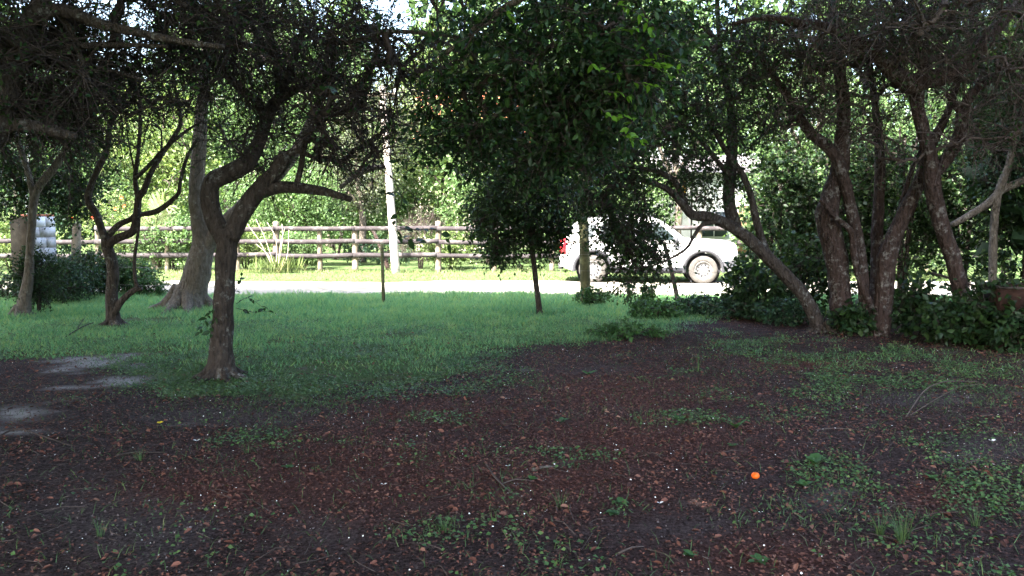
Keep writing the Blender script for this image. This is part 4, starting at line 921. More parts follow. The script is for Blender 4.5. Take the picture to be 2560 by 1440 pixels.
# ================================================================== RAIL FENCE
def rail_fence():
    YF = 24.0
    r = thing('rail_fence', 'weathered three rail wooden fence along the far side of the road', 'fence', (0, YF, 0))
    posts = [(-210, 1.40, .075), (-60, 1.40, .08), (35, 1.42, .085), (240, 1.38, .075), (412, 1.0, .06), (590, 1.40, .08), (688, 1.48, .10), (798, 1.30, .075), (886, 1.34, .095), (1095, 1.50, .09), (1235, 1.36, .08), (1380, 1.4, .08), (1560, 1.4, .085), (1750, 1.4, .085), (1930, 1.42, .085), (2120, 1.4, .08), (2320, 1.4, .08), (2520, 1.4, .08)]
    xs = [at(p[0], 600, YF)[0] for p in posts]
    for x, (px, h, rad) in zip(xs, posts):
        mb = MB(); lean = RNG.uniform(-.02, .02)
        Q, q = spline(np.array([[x, 0.06, -.05], [x + lean, .06, h * .5], [x + lean * 1.5, .06, h]]), np.array([rad * 1.05, rad, rad * .95]), .12)
        tube(mb, Q, q, 10, .05, 7)
        link('post', mb.mesh('post', True), M['post'], r)
    joints = [0, 2, 3, 5, 6, 8, 9, 11, 12, 13, 14, 15, 16, 17]
    for z in (1.285, .90, .49):
        for a, b in zip(joints[:-1], joints[1:]):
            x0, x1 = xs[a] - .03, xs[b] + .03
            if z > 1.2 and b <= 3: continue
            n = 10; t = np.linspace(0, 1, n)
            zz = z + RNG.uniform(-.02, .02) + (RNG.uniform(-.03, .03)) * t - .02 * np.sin(t * PI) * RNG.uniform(0, 1); yy = -rad_off(a) + RNG.uniform(-.006, .006, n)
            hh = .068 + RNG.uniform(-.004, .004, n); th = .022
            X = x0 + (x1 - x0) * t
            V = np.stack([np.stack([X, yy - th, zz - hh], -1), np.stack([X, yy + th, zz - hh], -1), np.stack([X, yy + th, zz + hh], -1), np.stack([X, yy - th, zz + hh], -1)], 1).reshape(-1, 3)
            F = []
            for i in range(n - 1):
                for k in range(4): F.append([i * 4 + k, i * 4 + 4 + k, i * 4 + 4 + (k + 1) % 4, i * 4 + (k + 1) % 4])
            F += [[0, 1, 2, 3], [(n - 1) * 4 + 3, (n - 1) * 4 + 2, (n - 1) * 4 + 1, (n - 1) * 4]]
            mb = MB(); mb.add(V, F); link('rail', mb.mesh('rail'), M['rail'], r)
def rad_off(i): return 0.055 + 0.004 * (i % 2)
rail_fence()

def pole():
    g = at(990, 682, 23.45); g[2] = 0
    r = thing('utility_pole', 'pale leaning wooden pole standing in front of the rail fence', 'pole', g)
    top = at(955, 215, 23.6) - g
    mid = at(975, 480, 23.5) - g
    Q, q = spline(np.array([[0, 0, -.05], mid, top]), np.array([.125, .11, .09]), .25); mb = MB(); tube(mb, Q, q, 14, .04, 4)
    link('shaft', mb.mesh('shaft', True), M['pole'], r)
    mb = MB(); box(mb, top + [0, 0, -.25], (.9, .09, .1)); link('crossarm', mb.mesh('crossarm'), M['post'], r)
    for dx in (-.38, .38):
        mb = MB(); lathe(mb, [(0.0, .13), (.03, .12), (.045, .08), (.03, .06), (.045, .03), (.02, 0), (0, 0)], 12); o = link('insulator', mb.mesh('insulator', True), M['petal'], r); o.location = tuple(top + [dx, 0, -.2])
    mb = MB(); Q = np.array([[-.38, 0, 0], [-8, .3, -.3], [-22, .5, .2]]) + top + [0, 0, -.08]; q = np.full(3, .006); Q, q = spline(Q, q, 1.0); tube(mb, Q, q, 4); link('cable', mb.mesh('cable'), M['wire'], r)
    mb = MB(); Q = np.array([[.38, 0, 0], [8, .3, -.3], [22, .5, .2]]) + top + [0, 0, -.08]; q = np.full(3, .006); Q, q = spline(Q, q, 1.0); tube(mb, Q, q, 4); link('cable', mb.mesh('cable'), M['wire'], r)
pole()
def slanting_stick():
    g = at(972, 680, 24.6); g[2] = 0
    e = at(930, 570, 24.6); mb = MB(); Q, q = spline(np.array([g - [0, 0, .03], (g + e) / 2 + [.03, 0, 0], e]), np.array([.075, .065, .05]), .1); tube(mb, Q, q, 10, .08)
    o = link('slanting_trunk', mb.mesh('slanting_trunk', True, g), M['bark_red']); o.location = g
    tag(o, 'short reddish slanting trunk behind the rails left of the utility pole', 'trunk')
slanting_stick()

# ------------------------------------------------------------------ wire fence on the near side of the road
def wire_fence():
    r = thing('wire_fence', 'low wire fence on odd wooden posts along the near side of the road', 'fence', (0, 15.1, 0))
    tops = []
    def post(pts, mat, lumpy, label, sides=12):
        P = np.array([p[:3] for p in pts]); R = np.array([p[3] for p in pts])
        Q, q = spline(P, R, .1); mb = MB(); tube(mb, Q, q, sides, lumpy, 8)
        link('post', mb.mesh('post', True, (0, 15.1, 0)), M[mat], r, None, label)
    def P(px, py, Y, rad): a = at(px, py, Y); return (a[0], a[1], a[2], rad)
    post([P(959, 758, 15.1, .034), P(957, 690, 15.1, .034), P(955, 609, 15.1, .033)], 'post_green', .04, 'thin squared stake alone on the grass', 4)
    post([P(1464, 760, 15.1, .098), P(1462, 660, 15.1, .096), P(1458, 550, 15.1, .092), P(1452, 440, 15.1, .085)], 'post_green', .05, 'thick mossy post in front of the car wheel', 16)
    post([P(1700, 782, 14.2, .04), P(1684, 700, 14.2, .04), P(1660, 606, 14.2, .037)], 'post_dark', .08, 'dark leaning stake in front of the car door')
    post([P(1888, 780, 14.6, .03), P(1889, 700, 14.6, .03), P(1888, 640, 14.6, .026)], 'post_dark', .06, 'thin dark stake beside the glossy shrub')
    post([P(190, 735, 16.2, .09), P(190, 650, 16.2, .09), P(192, 560, 16.2, .08)], 'post', .08, 'weathered grey post between pillar and twisted tree')
    for z in (.30, .62, .93):
        X = np.array([at(190, 700, 16.2)[0], at(480, 700, 15.3)[0], at(957, 700, 15.05)[0], at(1460, 700, 15.0)[0], at(1684, 700, 14.3)[0], at(1889, 700, 14.6)[0], 9.0])
        Yw = np.array([16.1, 15.4, 15.05, 14.99, 14.16, 14.57, 14.6])
        mb = MB(); Q, q = spline(np.stack([X, Yw, np.full(7, z) + RNG.uniform(-.02, .02, 7)], -1), np.full(7, .0022), .4); tube(mb, Q, q, 4)
        link('wire', mb.mesh('wire', False, (0, 15.1, 0)), M['wire'], r)
wire_fence()

# ------------------------------------------------------------------ block pillar
def pillar():
    g = at(91, 700, 15.9); g[2] = 0
    ang = math.radians(67)
    r = thing('block_pillar', 'whitewashed concrete block pillar with brown rendered side darkened for shade, brick cap on top', 'pillar', g, ang)
    def white_mat(name, c0, c1, c2):
        m, nt = new_mat(name); tc = nd(nt, "ShaderNodeTexCoord")
        n = noise(nt, tc.outputs['Object'], 5, 7, .75); n2 = noise(nt, tc.outputs['Object'], 40, 4, .6)
        rr = ramp(nt, [(.3, c0), (.5, c1), (.72, c2)]); lk(nt, n.outputs[0], rr.inputs[0]); principled(nt, rr.outputs[0], .9, bump(nt, n2.outputs[0], .5, .006), .1); return m
    mw = [white_mat("whitewash_worn", (.22, .21, .21), (.48, .48, .5), (.7, .7, .74)), white_mat("whitewash_clean", (.5, .5, .52), (.72, .72, .76), (.8, .8, .84)), white_mat("bare_block", (.2, .19, .19), (.36, .35, .36), (.6, .6, .62))]
    mbn = white_mat("brown_render_shaded", (.02, .016, .011), (.045, .037, .026), (.075, .062, .045)); mr = plain("red_brick", (.42, .15, .1), .9, .3, 14); mm = plain("mortar", (.25, .24, .23), .95, .2, 20)  # brown render, darkened further to stand in for shade on that side
    s = .53; h = 1.63; n = 8; ch = h / n
    mb = MB(); box(mb, (0, 0, h / 2 - .02), (s - .012, s - .012, h)); link('core', mb.mesh('core'), mm, r)
    for i in range(n):
        z = ch * (i + .5); split = s * (.62 if i % 2 else .36)
        # camera sees the -y face turned right and the -x face turned left
        for (x0, x1) in ((-s / 2 + .012, -s / 2 + split - .005), (-s / 2 + split + .005, s / 2)):
            mb = MB(); box(mb, ((x0 + x1) / 2, -s / 2 + .03 + RNG.uniform(-.004, .004), z), (x1 - x0, .07, ch - .008), None, .003)
            link('block', mb.mesh('block'), mw[1] if i == n - 1 else mw[2] if (i == n - 2 and x0 < -.1) else mw[0], r)
        mb = MB(); box(mb, (s / 2 - .03, .035, z), (.07, s - .075, ch - .008), None, .003); link('block', mb.mesh('block'), mw[0], r)
        mb = MB(); box(mb, (0, s / 2 - .03, z), (s - .15, .068, ch - .008), None, .003); link('block', mb.mesh('block'), mw[0], r)
    mb = MB(); box(mb, (-s / 2, .012, h / 2), (.035, s + .02, h + .01), None, .004); link('rendered_face', mb.mesh('rendered_face'), mbn, r, None, 'brown rendered side darkened for shade')
    for k in range(3):
        mb = MB(); box(mb, (-s / 3 + k * s / 3, -s / 4 + .02, h + .022), (s / 3 - .012, s / 2, .04), None, .003); link('cap_brick', mb.mesh('cap_brick'), mr, r)
pillar()
def mast():
    g = at(82, 700, 17.2); g[2] = 0
    r = thing('pipe_mast', 'pair of thin galvanised pipes standing behind the block pillar', 'mast', g)
    for (xb, xt, yt) in ((74, 62, 440), (84, 66, 300)):
        b_ = at(xb, 545, 17.2); t_ = at(xt, yt, 17.2); b_[2] = -.03
        mb = MB(); Q, q = spline(np.array([b_, (b_ + t_) / 2, t_]), np.full(3, .022), .3); tube(mb, Q, q, 10); link('pipe', mb.mesh('pipe', True, g), M['pipe'], r)
    for z in (1.9, 2.3, 2.7):
        k = at(76, 0, 17.2) * [1, 0, 0] + [0, 17.2, z]; mb = MB(); box(mb, k - g, (.16, .015, .015)); link('bracket', mb.mesh('bracket'), M['pipe'], r)
mast()

# ================================================================== CAR
def car():
    rear = at(1398, 640, 20.0); front = at(1846, 640, 19.45)
    c = (rear + front) / 2; ang = math.atan2(front[1] - rear[1], front[0] - rear[0])
    # near flank sits on that line: move the centre half a width away
    c = c + np.array([-math.sin(ang), math.cos(ang), 0]) * 0.75
    root = thing('parked_car', 'white sport utility car with black wheel arches parked on the far verge', 'car', (c[0], c[1], -0.005), ang)
    paint_m, nt = new_mat("white_paint")
    tc = nd(nt, "ShaderNodeTexCoord"); n = noise(nt, tc.outputs['Object'], 3, 5, .6)
    rr = ramp(nt, [(.3, (.72, .72, .73)), (.7, (.8, .8, .81))]); lk(nt, n.outputs[0], rr.inputs[0])
    p = principled(nt, rr.outputs[0], .35, None, .5); p.inputs['Coat Weight'].default_value = .6; p.inputs['Coat Roughness'].default_value = .08
    black = plain("black_plastic", (.035, .036, .042), .6, .3, 30); grey = plain("grey_plastic", (.06, .06, .068), .6, .2, 20)
    tyre = plain("dusty_tyre", (.075, .07, .065), .9, .4, 14); steel = plain("wheel_steel", (.2, .2, .2), .5, .3, 10, .4)
    red, nr = new_mat("tail_lamp"); principled(nr, (.55, .02, .03), .2, None, .6)
    lamp, nl = new_mat("lamp_glass"); principled(nl, (.6, .62, .65), .12, None, .7)
    glass, ng = new_mat("tinted_glass"); principled(ng, (.02, .03, .032), .06, None, .6)
    XR, XF, RW = -1.335, 1.335, .345
    def arch(x, xw, R=.43): return RW + np.sqrt(np.maximum(R * R - (x - xw) ** 2, 0)) if abs(x - xw) < R else 0
    top_x = [-2.16, -2.13, -2.08, -1.95, -1.0, 0.2, .82, .95, 1.5, 1.9, 2.04, 2.11, 2.15, 2.16]
    top_z = [.74, .90, .99, 1.04, 1.04, 1.02, 1.01, 1.08, 1.07, 1.04, 1.01, .97, .88, .74]
    xs = np.unique(np.round(np.concatenate([np.linspace(-2.16, 2.16, 90), XR + .43 * np.cos(np.linspace(0, PI, 26)), XF + .43 * np.cos(np.linspace(0, PI, 26)), [-2.15, -2.12, 2.14, 2.1]]), 4))
    rings = []
    for x in xs:
        zt = np.interp(x, top_x, top_z); e = max(0, (abs(x) - 1.55) / .61)
        w = .90 - .14 * e ** 2.2
        zb = max(.31 + .10 * max(0, (abs(x) - 1.85) / .31), arch(x, XR), arch(x, XF)); zb = min(zb, zt - .12)
        zz = np.array([zb, zb + (zt - zb) * .12, zb + (zt - zb) * .45, zb + (zt - zb) * .72, zt - .07, zt - .015, zt + .005, zt + .012])
        ww = np.array([w - .03, w - .005, w, w - .012, w - .035, w - .075, w * .55, 0])
        R = np.concatenate([np.stack([ww, zz], -1), np.stack([-ww[-2::-1], zz[-2::-1]], -1)])
        rings.append(np.stack([np.full(len(R), x), -R[:, 0], R[:, 1]], -1))
    k = len(rings[0]); V = np.concatenate(rings); m = len(rings)
    i, j = np.meshgrid(np.arange(m - 1), np.arange(k)); a = (i * k + j).ravel(); b = (i * k + (j + 1) % k).ravel()
    mb = MB(); mb.add(V, np.stack([a, a + k, b + k, b], -1), [list(range(k))], [list(range((m - 1) * k, m * k))[::-1]])
    link('body', mb.mesh('body', True), paint_m, root)
    # greenhouse
    rx = [-2.02, -1.94, -1.85, -1.72, -1.4, -.6, .0, .28, .5, .72, .95]; rz = [1.08, 1.28, 1.44, 1.53, 1.585, 1.625, 1.61, 1.565, 1.42, 1.25, 1.06]
    def roof(x): return np.interp(x, rx, rz)
    def side_y(z): return .86 - .20 * np.clip((z - 1.0) / .58, 0, 1.1) ** 1.15
    gx = np.linspace(-2.02, .95, 44); rings = []
    for x in gx:
        zr = roof(x); tz = np.array([0, .35, .7, .9]); zz = 1.0 + (zr - .05 - 1.0) * tz; yy = side_y(zz) - .03 * max(0, (-x - 1.6) / .4)
        R = np.concatenate([np.stack([yy, zz], -1), [[yy[-1] - .035, zr - .015], [yy[-1] - .12, zr], [0, zr + .02]]])
        R = np.concatenate([R, np.stack([-R[-2::-1, 0], R[-2::-1, 1]], -1)])
        rings.append(np.stack([np.full(len(R), x), -R[:, 0], R[:, 1]], -1))
    k = len(rings[0]); V = np.concatenate(rings); m = len(rings)
    i, j = np.meshgrid(np.arange(m - 1), np.arange(k)); a = (i * k + j).ravel(); b = (i * k + (j + 1) % k).ravel()
    mb = MB(); mb.add(V, np.stack([a, a + k, b + k, b], -1), [list(range(k))], [list(range((m - 1) * k, m * k))[::-1]])
    link('cabin', mb.mesh('cabin', True), paint_m, root)
    def pane(name, pts, sgn, mat, off=.006, n=10):
        """polygon in x,z laid on the cabin side"""
        P = np.array(pts, float); Q = []
        for u in range(len(P)):
            for t in np.linspace(0, 1, n, endpoint=False): Q.append(P[u] + (P[(u + 1) % len(P)] - P[u]) * t)
        Q = np.array(Q); cen = Q.mean(0); V = []
        for s in (1.0, .66, .33):
            q = cen + (Q - cen) * s
            V.append(np.stack([q[:, 0], sgn * (side_y(q[:, 1]) + off), q[:, 1]], -1))
        L = len(Q); V = np.concatenate(V + [np.array([[cen[0], sgn * (side_y(cen[1]) + off), cen[1]]])]); F = []; T = []
        for r_ in range(2):
            for u in range(L): F.append([r_ * L + u, r_ * L + (u + 1) % L, (r_ + 1) * L + (u + 1) % L, (r_ + 1) * L + u])
        for u in range(L): T.append([2 * L + u, 2 * L + (u + 1) % L, 3 * L])
        mb = MB(); mb.add(V, F, T); return link(name, mb.mesh(name, True), mat, root)
    for s in (-1, 1):
        pane('side_window', [(.72, 1.07), (.30, 1.46), (-.20, 1.54), (-.24, 1.07)], s, glass)
        pane('side_window', [(-.32, 1.07), (-.29, 1.54), (-1.10, 1.50), (-1.22, 1.09)], s, glass)
        pane('quarter_window', [(-1.36, 1.12), (-1.24, 1.47), (-1.58, 1.44), (-1.72, 1.20)], s, glass)
        # arches, sills, mirrors, handles, lamps
        for xw in (XR, XF):
            a = np.linspace(-.12, PI + .12, 28); mb = MB(); V = []
            for (R, y) in ((.425, .86), (.425, .915), (.50, .922), (.505, .885)):
                V.append(np.stack([xw + R * np.cos(a), np.full(28, s * y), RW + R * np.sin(a)], -1))
            V = np.concatenate(V); F = []
            for q in range(3):
                for u in range(27): F.append([q * 28 + u, q * 28 + u + 1, (q + 1) * 28 + u + 1, (q + 1) * 28 + u])
            mb.add(V, F); link('wheel_arch', mb.mesh('wheel_arch', True), black, root)
        mb = MB(); box(mb, (0, s * .878, .335), (1.78, .08, .15)); link('sill', mb.mesh('sill'), black, root)
        mb = MB(); box(mb, (.66, s * .985, 1.06), (.12, .17, .14), None, .012); link('mirror', mb.mesh('mirror'), black, root)
        for x in (-.02, -1.02):
            mb = MB(); box(mb, (x, s * .905, .86), (.18, .03, .035), None, .004); link('door_handle', mb.mesh('door_handle'), black, root)
        for x in (-.28, .74, -1.2):
            mb = MB(); box(mb, (x, s * .889, .72), (.012, .03, .6 if x > -1 else .28)); link('door_gap', mb.mesh('door_gap'), black, root)
        mb = MB(); box(mb, (-2.06, s * .765, .90), (.16, .13, .36), rotz(s * .5), .015); link('tail_lamp', mb.mesh('tail_lamp'), red, root)
        mb = MB(); box(mb, (1.98, s * .70, .80), (.24, .22, .15), rotz(-s * .5), .015); link('headlight', mb.mesh('headlight'), lamp, root)
        Q, q = spline(np.array([[-1.55, s * .62, 1.60], [-1.3, s * .62, 1.65], [-.3, s * .62, 1.685], [.05, s * .62, 1.67], [.2, s * .62, 1.61]]), np.full(5, .02), .1); mb = MB(); tube(mb, Q, q, 8); link('roof_rail', mb.mesh('roof_rail', True), grey, root)
        for xw in (XR, XF):
            w = bpy.data.objects.new('wheel', None); COL.objects.link(w); w.parent = root; w.location = (xw, s * .79, RW); w.rotation_euler = (s * -PI / 2, 0, 0)
            mb = MB(); lathe(mb, [(.21, -.10), (.24, -.112), (.31, -.108), (.338, -.085), (.345, -.05), (.345, .05), (.338, .085), (.31, .108), (.24, .112), (.21, .10), (.21, -.10)], 40); link('tyre', mb.mesh('tyre', True), tyre, w)
            mb = MB(); lathe(mb, [(.212, .10), (.205, .108), (.19, .085), (.165, .055), (.11, .07), (.07, .088), (.03, .092), (0, .092)], 32); lathe(mb, [(.21, -.09), (.2, -.06), (.2, .08)], 24); link('rim', mb.mesh('rim', True), steel, w)
            for u in range(10):
                a = u * 2 * PI / 10; mb = MB(); lathe(mb, [(0, .072), (.022, .07), (.024, .055)], 8); o = link('rim_hole', mb.mesh('rim_hole'), black, w); o.location = (.135 * math.cos(a), .135 * math.sin(a), .012)
            mb = MB(); lathe(mb, [(.01, -.12), (.4, -.12), (.41, -.1), (.41, .0)], 26); link('wheel_well', mb.mesh('wheel_well', True), black, w)
    # glass front and back, bumpers
    def band(name, x0, z0, w0, x1, z1, w1, mat, off):
        V = np.array([[x0, -w0, z0], [x0, w0, z0], [x1, w1, z1], [x1, -w1, z1]]) + np.array(off); mb = MB(); mb.add(V, [[0, 1, 2, 3]]); link(name, mb.mesh(name), mat, root)
    band('windscreen', .90, 1.11, .72, .36, 1.52, .58, glass, (.012, 0, .012))
    band('rear_window', -1.99, 1.16, .66, -1.80, 1.49, .56, glass, (-.014, 0, .006))
    V = []
    for x, w, z0, z1 in ((1.78, .90, .30, .56), (1.95, .865, .32, .58), (2.10, .80, .35, .58), (2.185, .68, .37, .57), (2.20, .3, .38, .57)):
        V += [(x, -w - .012, z0), (x, -w - .018, z1)]
    V += [(x, -y, z) for x, y, z in V[::-1]]
    V = np.array(V); F = []
    seq = list(range(0, len(V), 2)); 
    for u in range(9): F.append([2 * u, 2 * u + 2, 2 * u + 3, 2 * u + 1])
    mb = MB(); Vf = np.array(V); 
    for u in range(5, 10): Vf[[2 * u, 2 * u + 1]] = Vf[[2 * u + 1, 2 * u]]
    mb.add(Vf, F, [[0, 2, 4, 6, 8, 10, 12, 14, 16, 18]]); link('front_bumper', mb.mesh('front_bumper'), grey, root)
    mb = MB(); box(mb, (2.165, 0, .76), (.03, 1.05, .12), None, .004); link('grille', mb.mesh('grille'), black, root)
    mb = MB(); box(mb, (-2.14, 0, .42), (.1, 1.45, .16), None, .01); link('rear_bumper', mb.mesh('rear_bumper'), grey, root)
    mb = MB(); box(mb, (0, 0, .36), (3.6, 1.3, .1)); link('underbody', mb.mesh('underbody'), black, root)
car()

# ================================================================== HOUSES
def house(name, label, x0, x1, Y, eave, ridge, depth, wall_c, roof_c, openings, chimney=None, overhang=.4):
    cx = (x0 + x1) / 2; w = x1 - x0
    r = thing(name, label, 'house', (cx, Y + depth / 2, 0))
    mw = plain(name + "_wall", wall_c, .9, .12, 3); mr = plain(name + "_roof", roof_c, .9, .3, 6); fr = plain(name + "_frame", (.5, .5, .5), .6, .1, 5); gl, ng = new_mat(name + "_glass"); principled(ng, (.03, .04, .045), .1, None, .6)
    mb = MB(); d = depth / 2
    V = [(-w / 2, -d, -.05), (w / 2, -d, -.05), (w / 2, d, -.05), (-w / 2, d, -.05), (-w / 2, -d, eave), (w / 2, -d, eave), (w / 2, d, eave), (-w / 2, d, eave), (-w / 2, 0, ridge), (w / 2, 0, ridge)]
    mb.add(V, [[0, 1, 5, 4], [2, 3, 7, 6]], [[1, 2, 6, 9, 5], [3, 0, 4, 8, 7]]); link('wall', mb.mesh('wall'), mw, r)
    rf = bpy.data.objects.new('roof', None); COL.objects.link(rf); rf.parent = r
    for s in (-1, 1):
        n = int(w / .12); xs = np.linspace(-w / 2 - overhang, w / 2 + overhang, n); e = np.array([-d - overhang, eave - overhang * (ridge - eave) / d]); k = 9
        t = np.linspace(0, 1, k); X = np.tile(xs, (k, 1)); Yv = np.tile(((1 - t) * e[0])[:, None], (1, n)) * (-s if s > 0 else 1); Yv = np.tile(((1 - t) * e[0])[:, None], (1, n)) * (1 if s < 0 else -1)
        Z = np.tile((e[1] + (ridge + .03 - e[1]) * t)[:, None], (1, n)) + .035 * np.where(np.arange(n) % 2, 1, 0)[None] + .02
        i, j = np.meshgrid(np.arange(n - 1), np.arange(k - 1)); a = (j * n + i).ravel(); mb = MB(); mb.add(np.stack([X, Yv, Z], -1).reshape(-1, 3), np.stack([a, a + 1, a + n + 1, a + n], -1)); link('roof_slope', mb.mesh('roof_slope', True), mr, rf)
    for (kind, ox, oz, ow, oh) in openings:
        f = MB(); box(f, (ox - cx, -d - .02, oz), (ow + .16, .06, oh + .16)); o = link(kind, f.mesh(kind), fr, r)
        nx = 2 if kind == 'window' else 1
        for q in range(nx):
            g = MB(); box(g, (ox - cx + (q - (nx - 1) / 2) * ow / nx, -d - .055, oz), (ow / nx - .05, .02, oh)); link('pane', g.mesh('pane'), gl if kind == 'window' else plain('door_paint', (.3, .17, .1), .6), o)
    if chimney:
        mb = MB(); box(mb, (chimney[0] - cx, 0, chimney[1]), (.8, .6, 2.0)); c_ = link('chimney', mb.mesh('chimney'), mr, r)
    return r
hx = lambda px, Y: at(px, 545, Y)[0]
house('white_house', 'low white house seen through branches behind the parked car', hx(1640, 33), hx(1905, 33), 33, 3.5, 4.3, 6, (.74, .74, .72), (.16, .15, .15), [('window', hx(1785, 33), 1.35, 1.1, 1.0), ('door', hx(1870, 33), 1.05, .9, 2.1)])
house('red_roofed_house', 'distant house whose red tiled roof glows through the canopy beside the utility pole', hx(1040, 40), hx(1330, 40), 40, 5.4, 8.2, 7, (.55, .48, .4), (.55, .16, .09), [('window', hx(1120, 40), 3.9, 1.1, 1.1), ('window', hx(1240, 40), 1.4, 1.2, 1.2)])
def sign():
    p_ = at(1702, 470, 32.4); o_y = plain("sign_amber", (.85, .42, .02), .5, .1, 5, bumpy=0)
    r = thing('amber_sign', 'small amber hanging sign in front of the white house', 'sign', (p_[0], p_[1], 0))
    mb = MB(); Q, q = spline(np.array([[.45, 0, -.05], [.45, 0, 1.6], [.45, 0, p_[2] + .4]]), np.full(3, .035), .4); tube(mb, Q, q, 8); link('post', mb.mesh('post', True), M['post_dark'], r)
    mb = MB(); box(mb, (.12, 0, p_[2] + .32), (.75, .04, .04)); link('bracket', mb.mesh('bracket'), M['post_dark'], r)
    mb = MB(); box(mb, (0, 0, p_[2]), (.42, .05, .5), None, .01); pl = link('panel', mb.mesh('panel'), o_y, r)
    mb = MB(); box(mb, (0, -.03, p_[2]), (.1, .012, .34)); link('white_bar', mb.mesh('white_bar'), M['petal'], pl)
sign()

# ================================================================== RUSTY BIN, POLE
def bin_():
    g = at(2575, 700, 9.9); g[2] = 0
    r = thing('rusty_bin', 'rusty brown sheet metal bin with pipe rim beside the thicket', 'bin', (g[0] + .12, g[1], 0), math.radians(-14))
    m, nt = new_mat("rusty_sheet"); tc = nd(nt, "ShaderNodeTexCoord"); n = noise(nt, tc.outputs['Object'], 7, 7, .75); rr = ramp(nt, [(.3, (.016, .009, .008)), (.55, (.042, .021, .016)), (.8, (.085, .042, .03))]); lk(nt, n.outputs[0], rr.inputs[0]); principled(nt, rr.outputs[0], .85, bump(nt, n.outputs[0], .4, .01), .2)
    w, d, h = 1.1, .8, .76
    for (c, dim) in (((0, -d / 2, h / 2), (w, .012, h)), ((0, d / 2, h / 2), (w, .012, h)), ((-w / 2, 0, h / 2), (.012, d - .02, h)), ((w / 2, 0, h / 2), (.012, d - .02, h)), ((0, 0, .03), (w - .03, d - .03, .012))):
        mb = MB(); box(mb, c, dim, None, .004); link('panel', mb.mesh('panel'), m, r)
    for (a, b) in (((-w / 2, -d / 2), (w / 2, -d / 2)), ((w / 2, -d / 2), (w / 2, d / 2)), ((w / 2, d / 2), (-w / 2, d / 2)), ((-w / 2, d / 2), (-w / 2, -d / 2))):
        mb = MB(); Q, q = spline(np.array([[*a, h], [(a[0] + b[0]) / 2, (a[1] + b[1]) / 2, h + .004], [*b, h]]), np.full(3, .017), .2); tube(mb, Q, q, 8); link('rim_pipe', mb.mesh('rim_pipe', True), M['post_dark'], r)
bin_()
def loose_pole(name, label, a, b, rad, mat, cat='pole', sag=.05):
    a, b = np.array(a), np.array(b); mid = (a + b) / 2 + [0, 0, -sag]
    Q, q = spline(np.array([a, mid, b]), np.array([rad, rad, rad * .7]), .1); mb = MB(); tube(mb, Q, q, 8, .06)
    g = np.array([a[0], a[1], 0]); o = link(name, mb.mesh(name, True, g), M[mat]); o.location = g; tag(o, label, cat)
loose_pole('thin_pole', 'thin pale pole resting across the reddish trunk and the rusty bin', at(2330, 682, 10.9), at(2600, 740, 9.75), .016, 'twig_dry')

# ================================================================== GRASS, LITTER, WEEDS (uncountable)
def scatter(n, x0, x1, y0, y1):
    return RNG.uniform(x0, x1, n), RNG.uniform(y0, y1, n)
def in_view(X, Y, m=120):
    px, py = project(X, Y, 0); return (px > -m) & (px < 2560 + m) & (py < 1440 + m * 2)
def blades(name, X, Y, H, W, mat, label, lean=.45, detail=2):
    n = len(X); a = RNG.uniform(0, 6.28, n)
    P = np.stack([X, Y, hgt(X, Y) - .004], -1)
    D = norm(np.stack([np.cos(a) * lean, np.sin(a) * lean, np.ones(n)], -1) + RNG.normal(size=(n, 3)) * [.25, .25, 0])
    N = norm(np.stack([np.cos(a), np.sin(a), np.full(n, .3)], -1))
    mb = MB()
    S = norm(np.cross(D, N)); Nn = np.cross(S, D); Hc = H[:, None]; Wc = W[:, None]
    V = np.stack([P - S * Wc, P + S * Wc, P + D * Hc * .55 + S * Wc * .8, P + D * Hc * .55 - S * Wc * .8, P + D * Hc + np.stack([np.cos(a), np.sin(a), -np.full(n, .5)], -1) * Hc * .22], 1).reshape(-1, 3)
    b = (np.arange(n) * 5)[:, None]
    if detail == 2: mb.add(V, np.hstack([b, b + 1, b + 2, b + 3]), np.hstack([b + 3, b + 2, b + 4]))
    else:
        V = V.reshape(n, 5, 3)[:, [0, 1, 4]].reshape(-1, 3); b = (np.arange(n) * 3)[:, None]; mb.add(V, np.hstack([b, b + 1, b + 2]))
    o = link(name, mb.mesh(name), M[mat], None, 'stuff'); o['label'] = label
X, Y = scatter(300000, -13, 9, 4, 16.75)
g, l, s, r = zones(X, Y)
k = in_view(X, Y) & (RNG.uniform(0, 1, len(X)) < g * np.where(g > .6, 1, .45) * np.clip(.35 + Y / 13, 0, 1))
X, Y, gk = X[k], Y[k], g[k]
bare_spot = blobsum(*project(X, Y), [(930, 872, 60, 10), (1010, 838, 50, 7), (410, 800, 60, 8), (620, 960, 60, 10), (1180, 905, 70, 10), (330, 800, 40, 7), (760, 925, 70, 9), (700, 860, 40, 6)])
kk = RNG.uniform(0, 1, len(X)) > 1.3 * bare_spot
X, Y, gk = X[kk], Y[kk], gk[kk]
tall = .35 + .4 * sstep(-.4, .6, vnoise(X, Y, 1.3, 41)) + .45 * sstep(0, .8, vnoise(X, Y, 4.2, 45)); back = sstep(11.5, 14.5, Y) * sstep(1900, 1300, project(X, Y)[0])
H = (.035 + .055 * gk * tall + .085 * back * tall * gk) * RNG.uniform(.6, 1.35, len(X))
Wb = .0050 + .00034 * Y * RNG.uniform(.7, 1.3, len(X))
far_ = RNG.uniform(0, 1, len(X)) < sstep(8.0, 10.5, Y + .8 * vnoise(X, Y, 1.5, 44))
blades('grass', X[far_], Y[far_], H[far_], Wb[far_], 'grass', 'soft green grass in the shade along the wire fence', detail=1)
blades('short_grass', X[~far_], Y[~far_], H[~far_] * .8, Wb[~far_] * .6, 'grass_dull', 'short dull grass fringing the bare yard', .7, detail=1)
X, Y = scatter(60000, -14, 13, 19.3, 24.3)
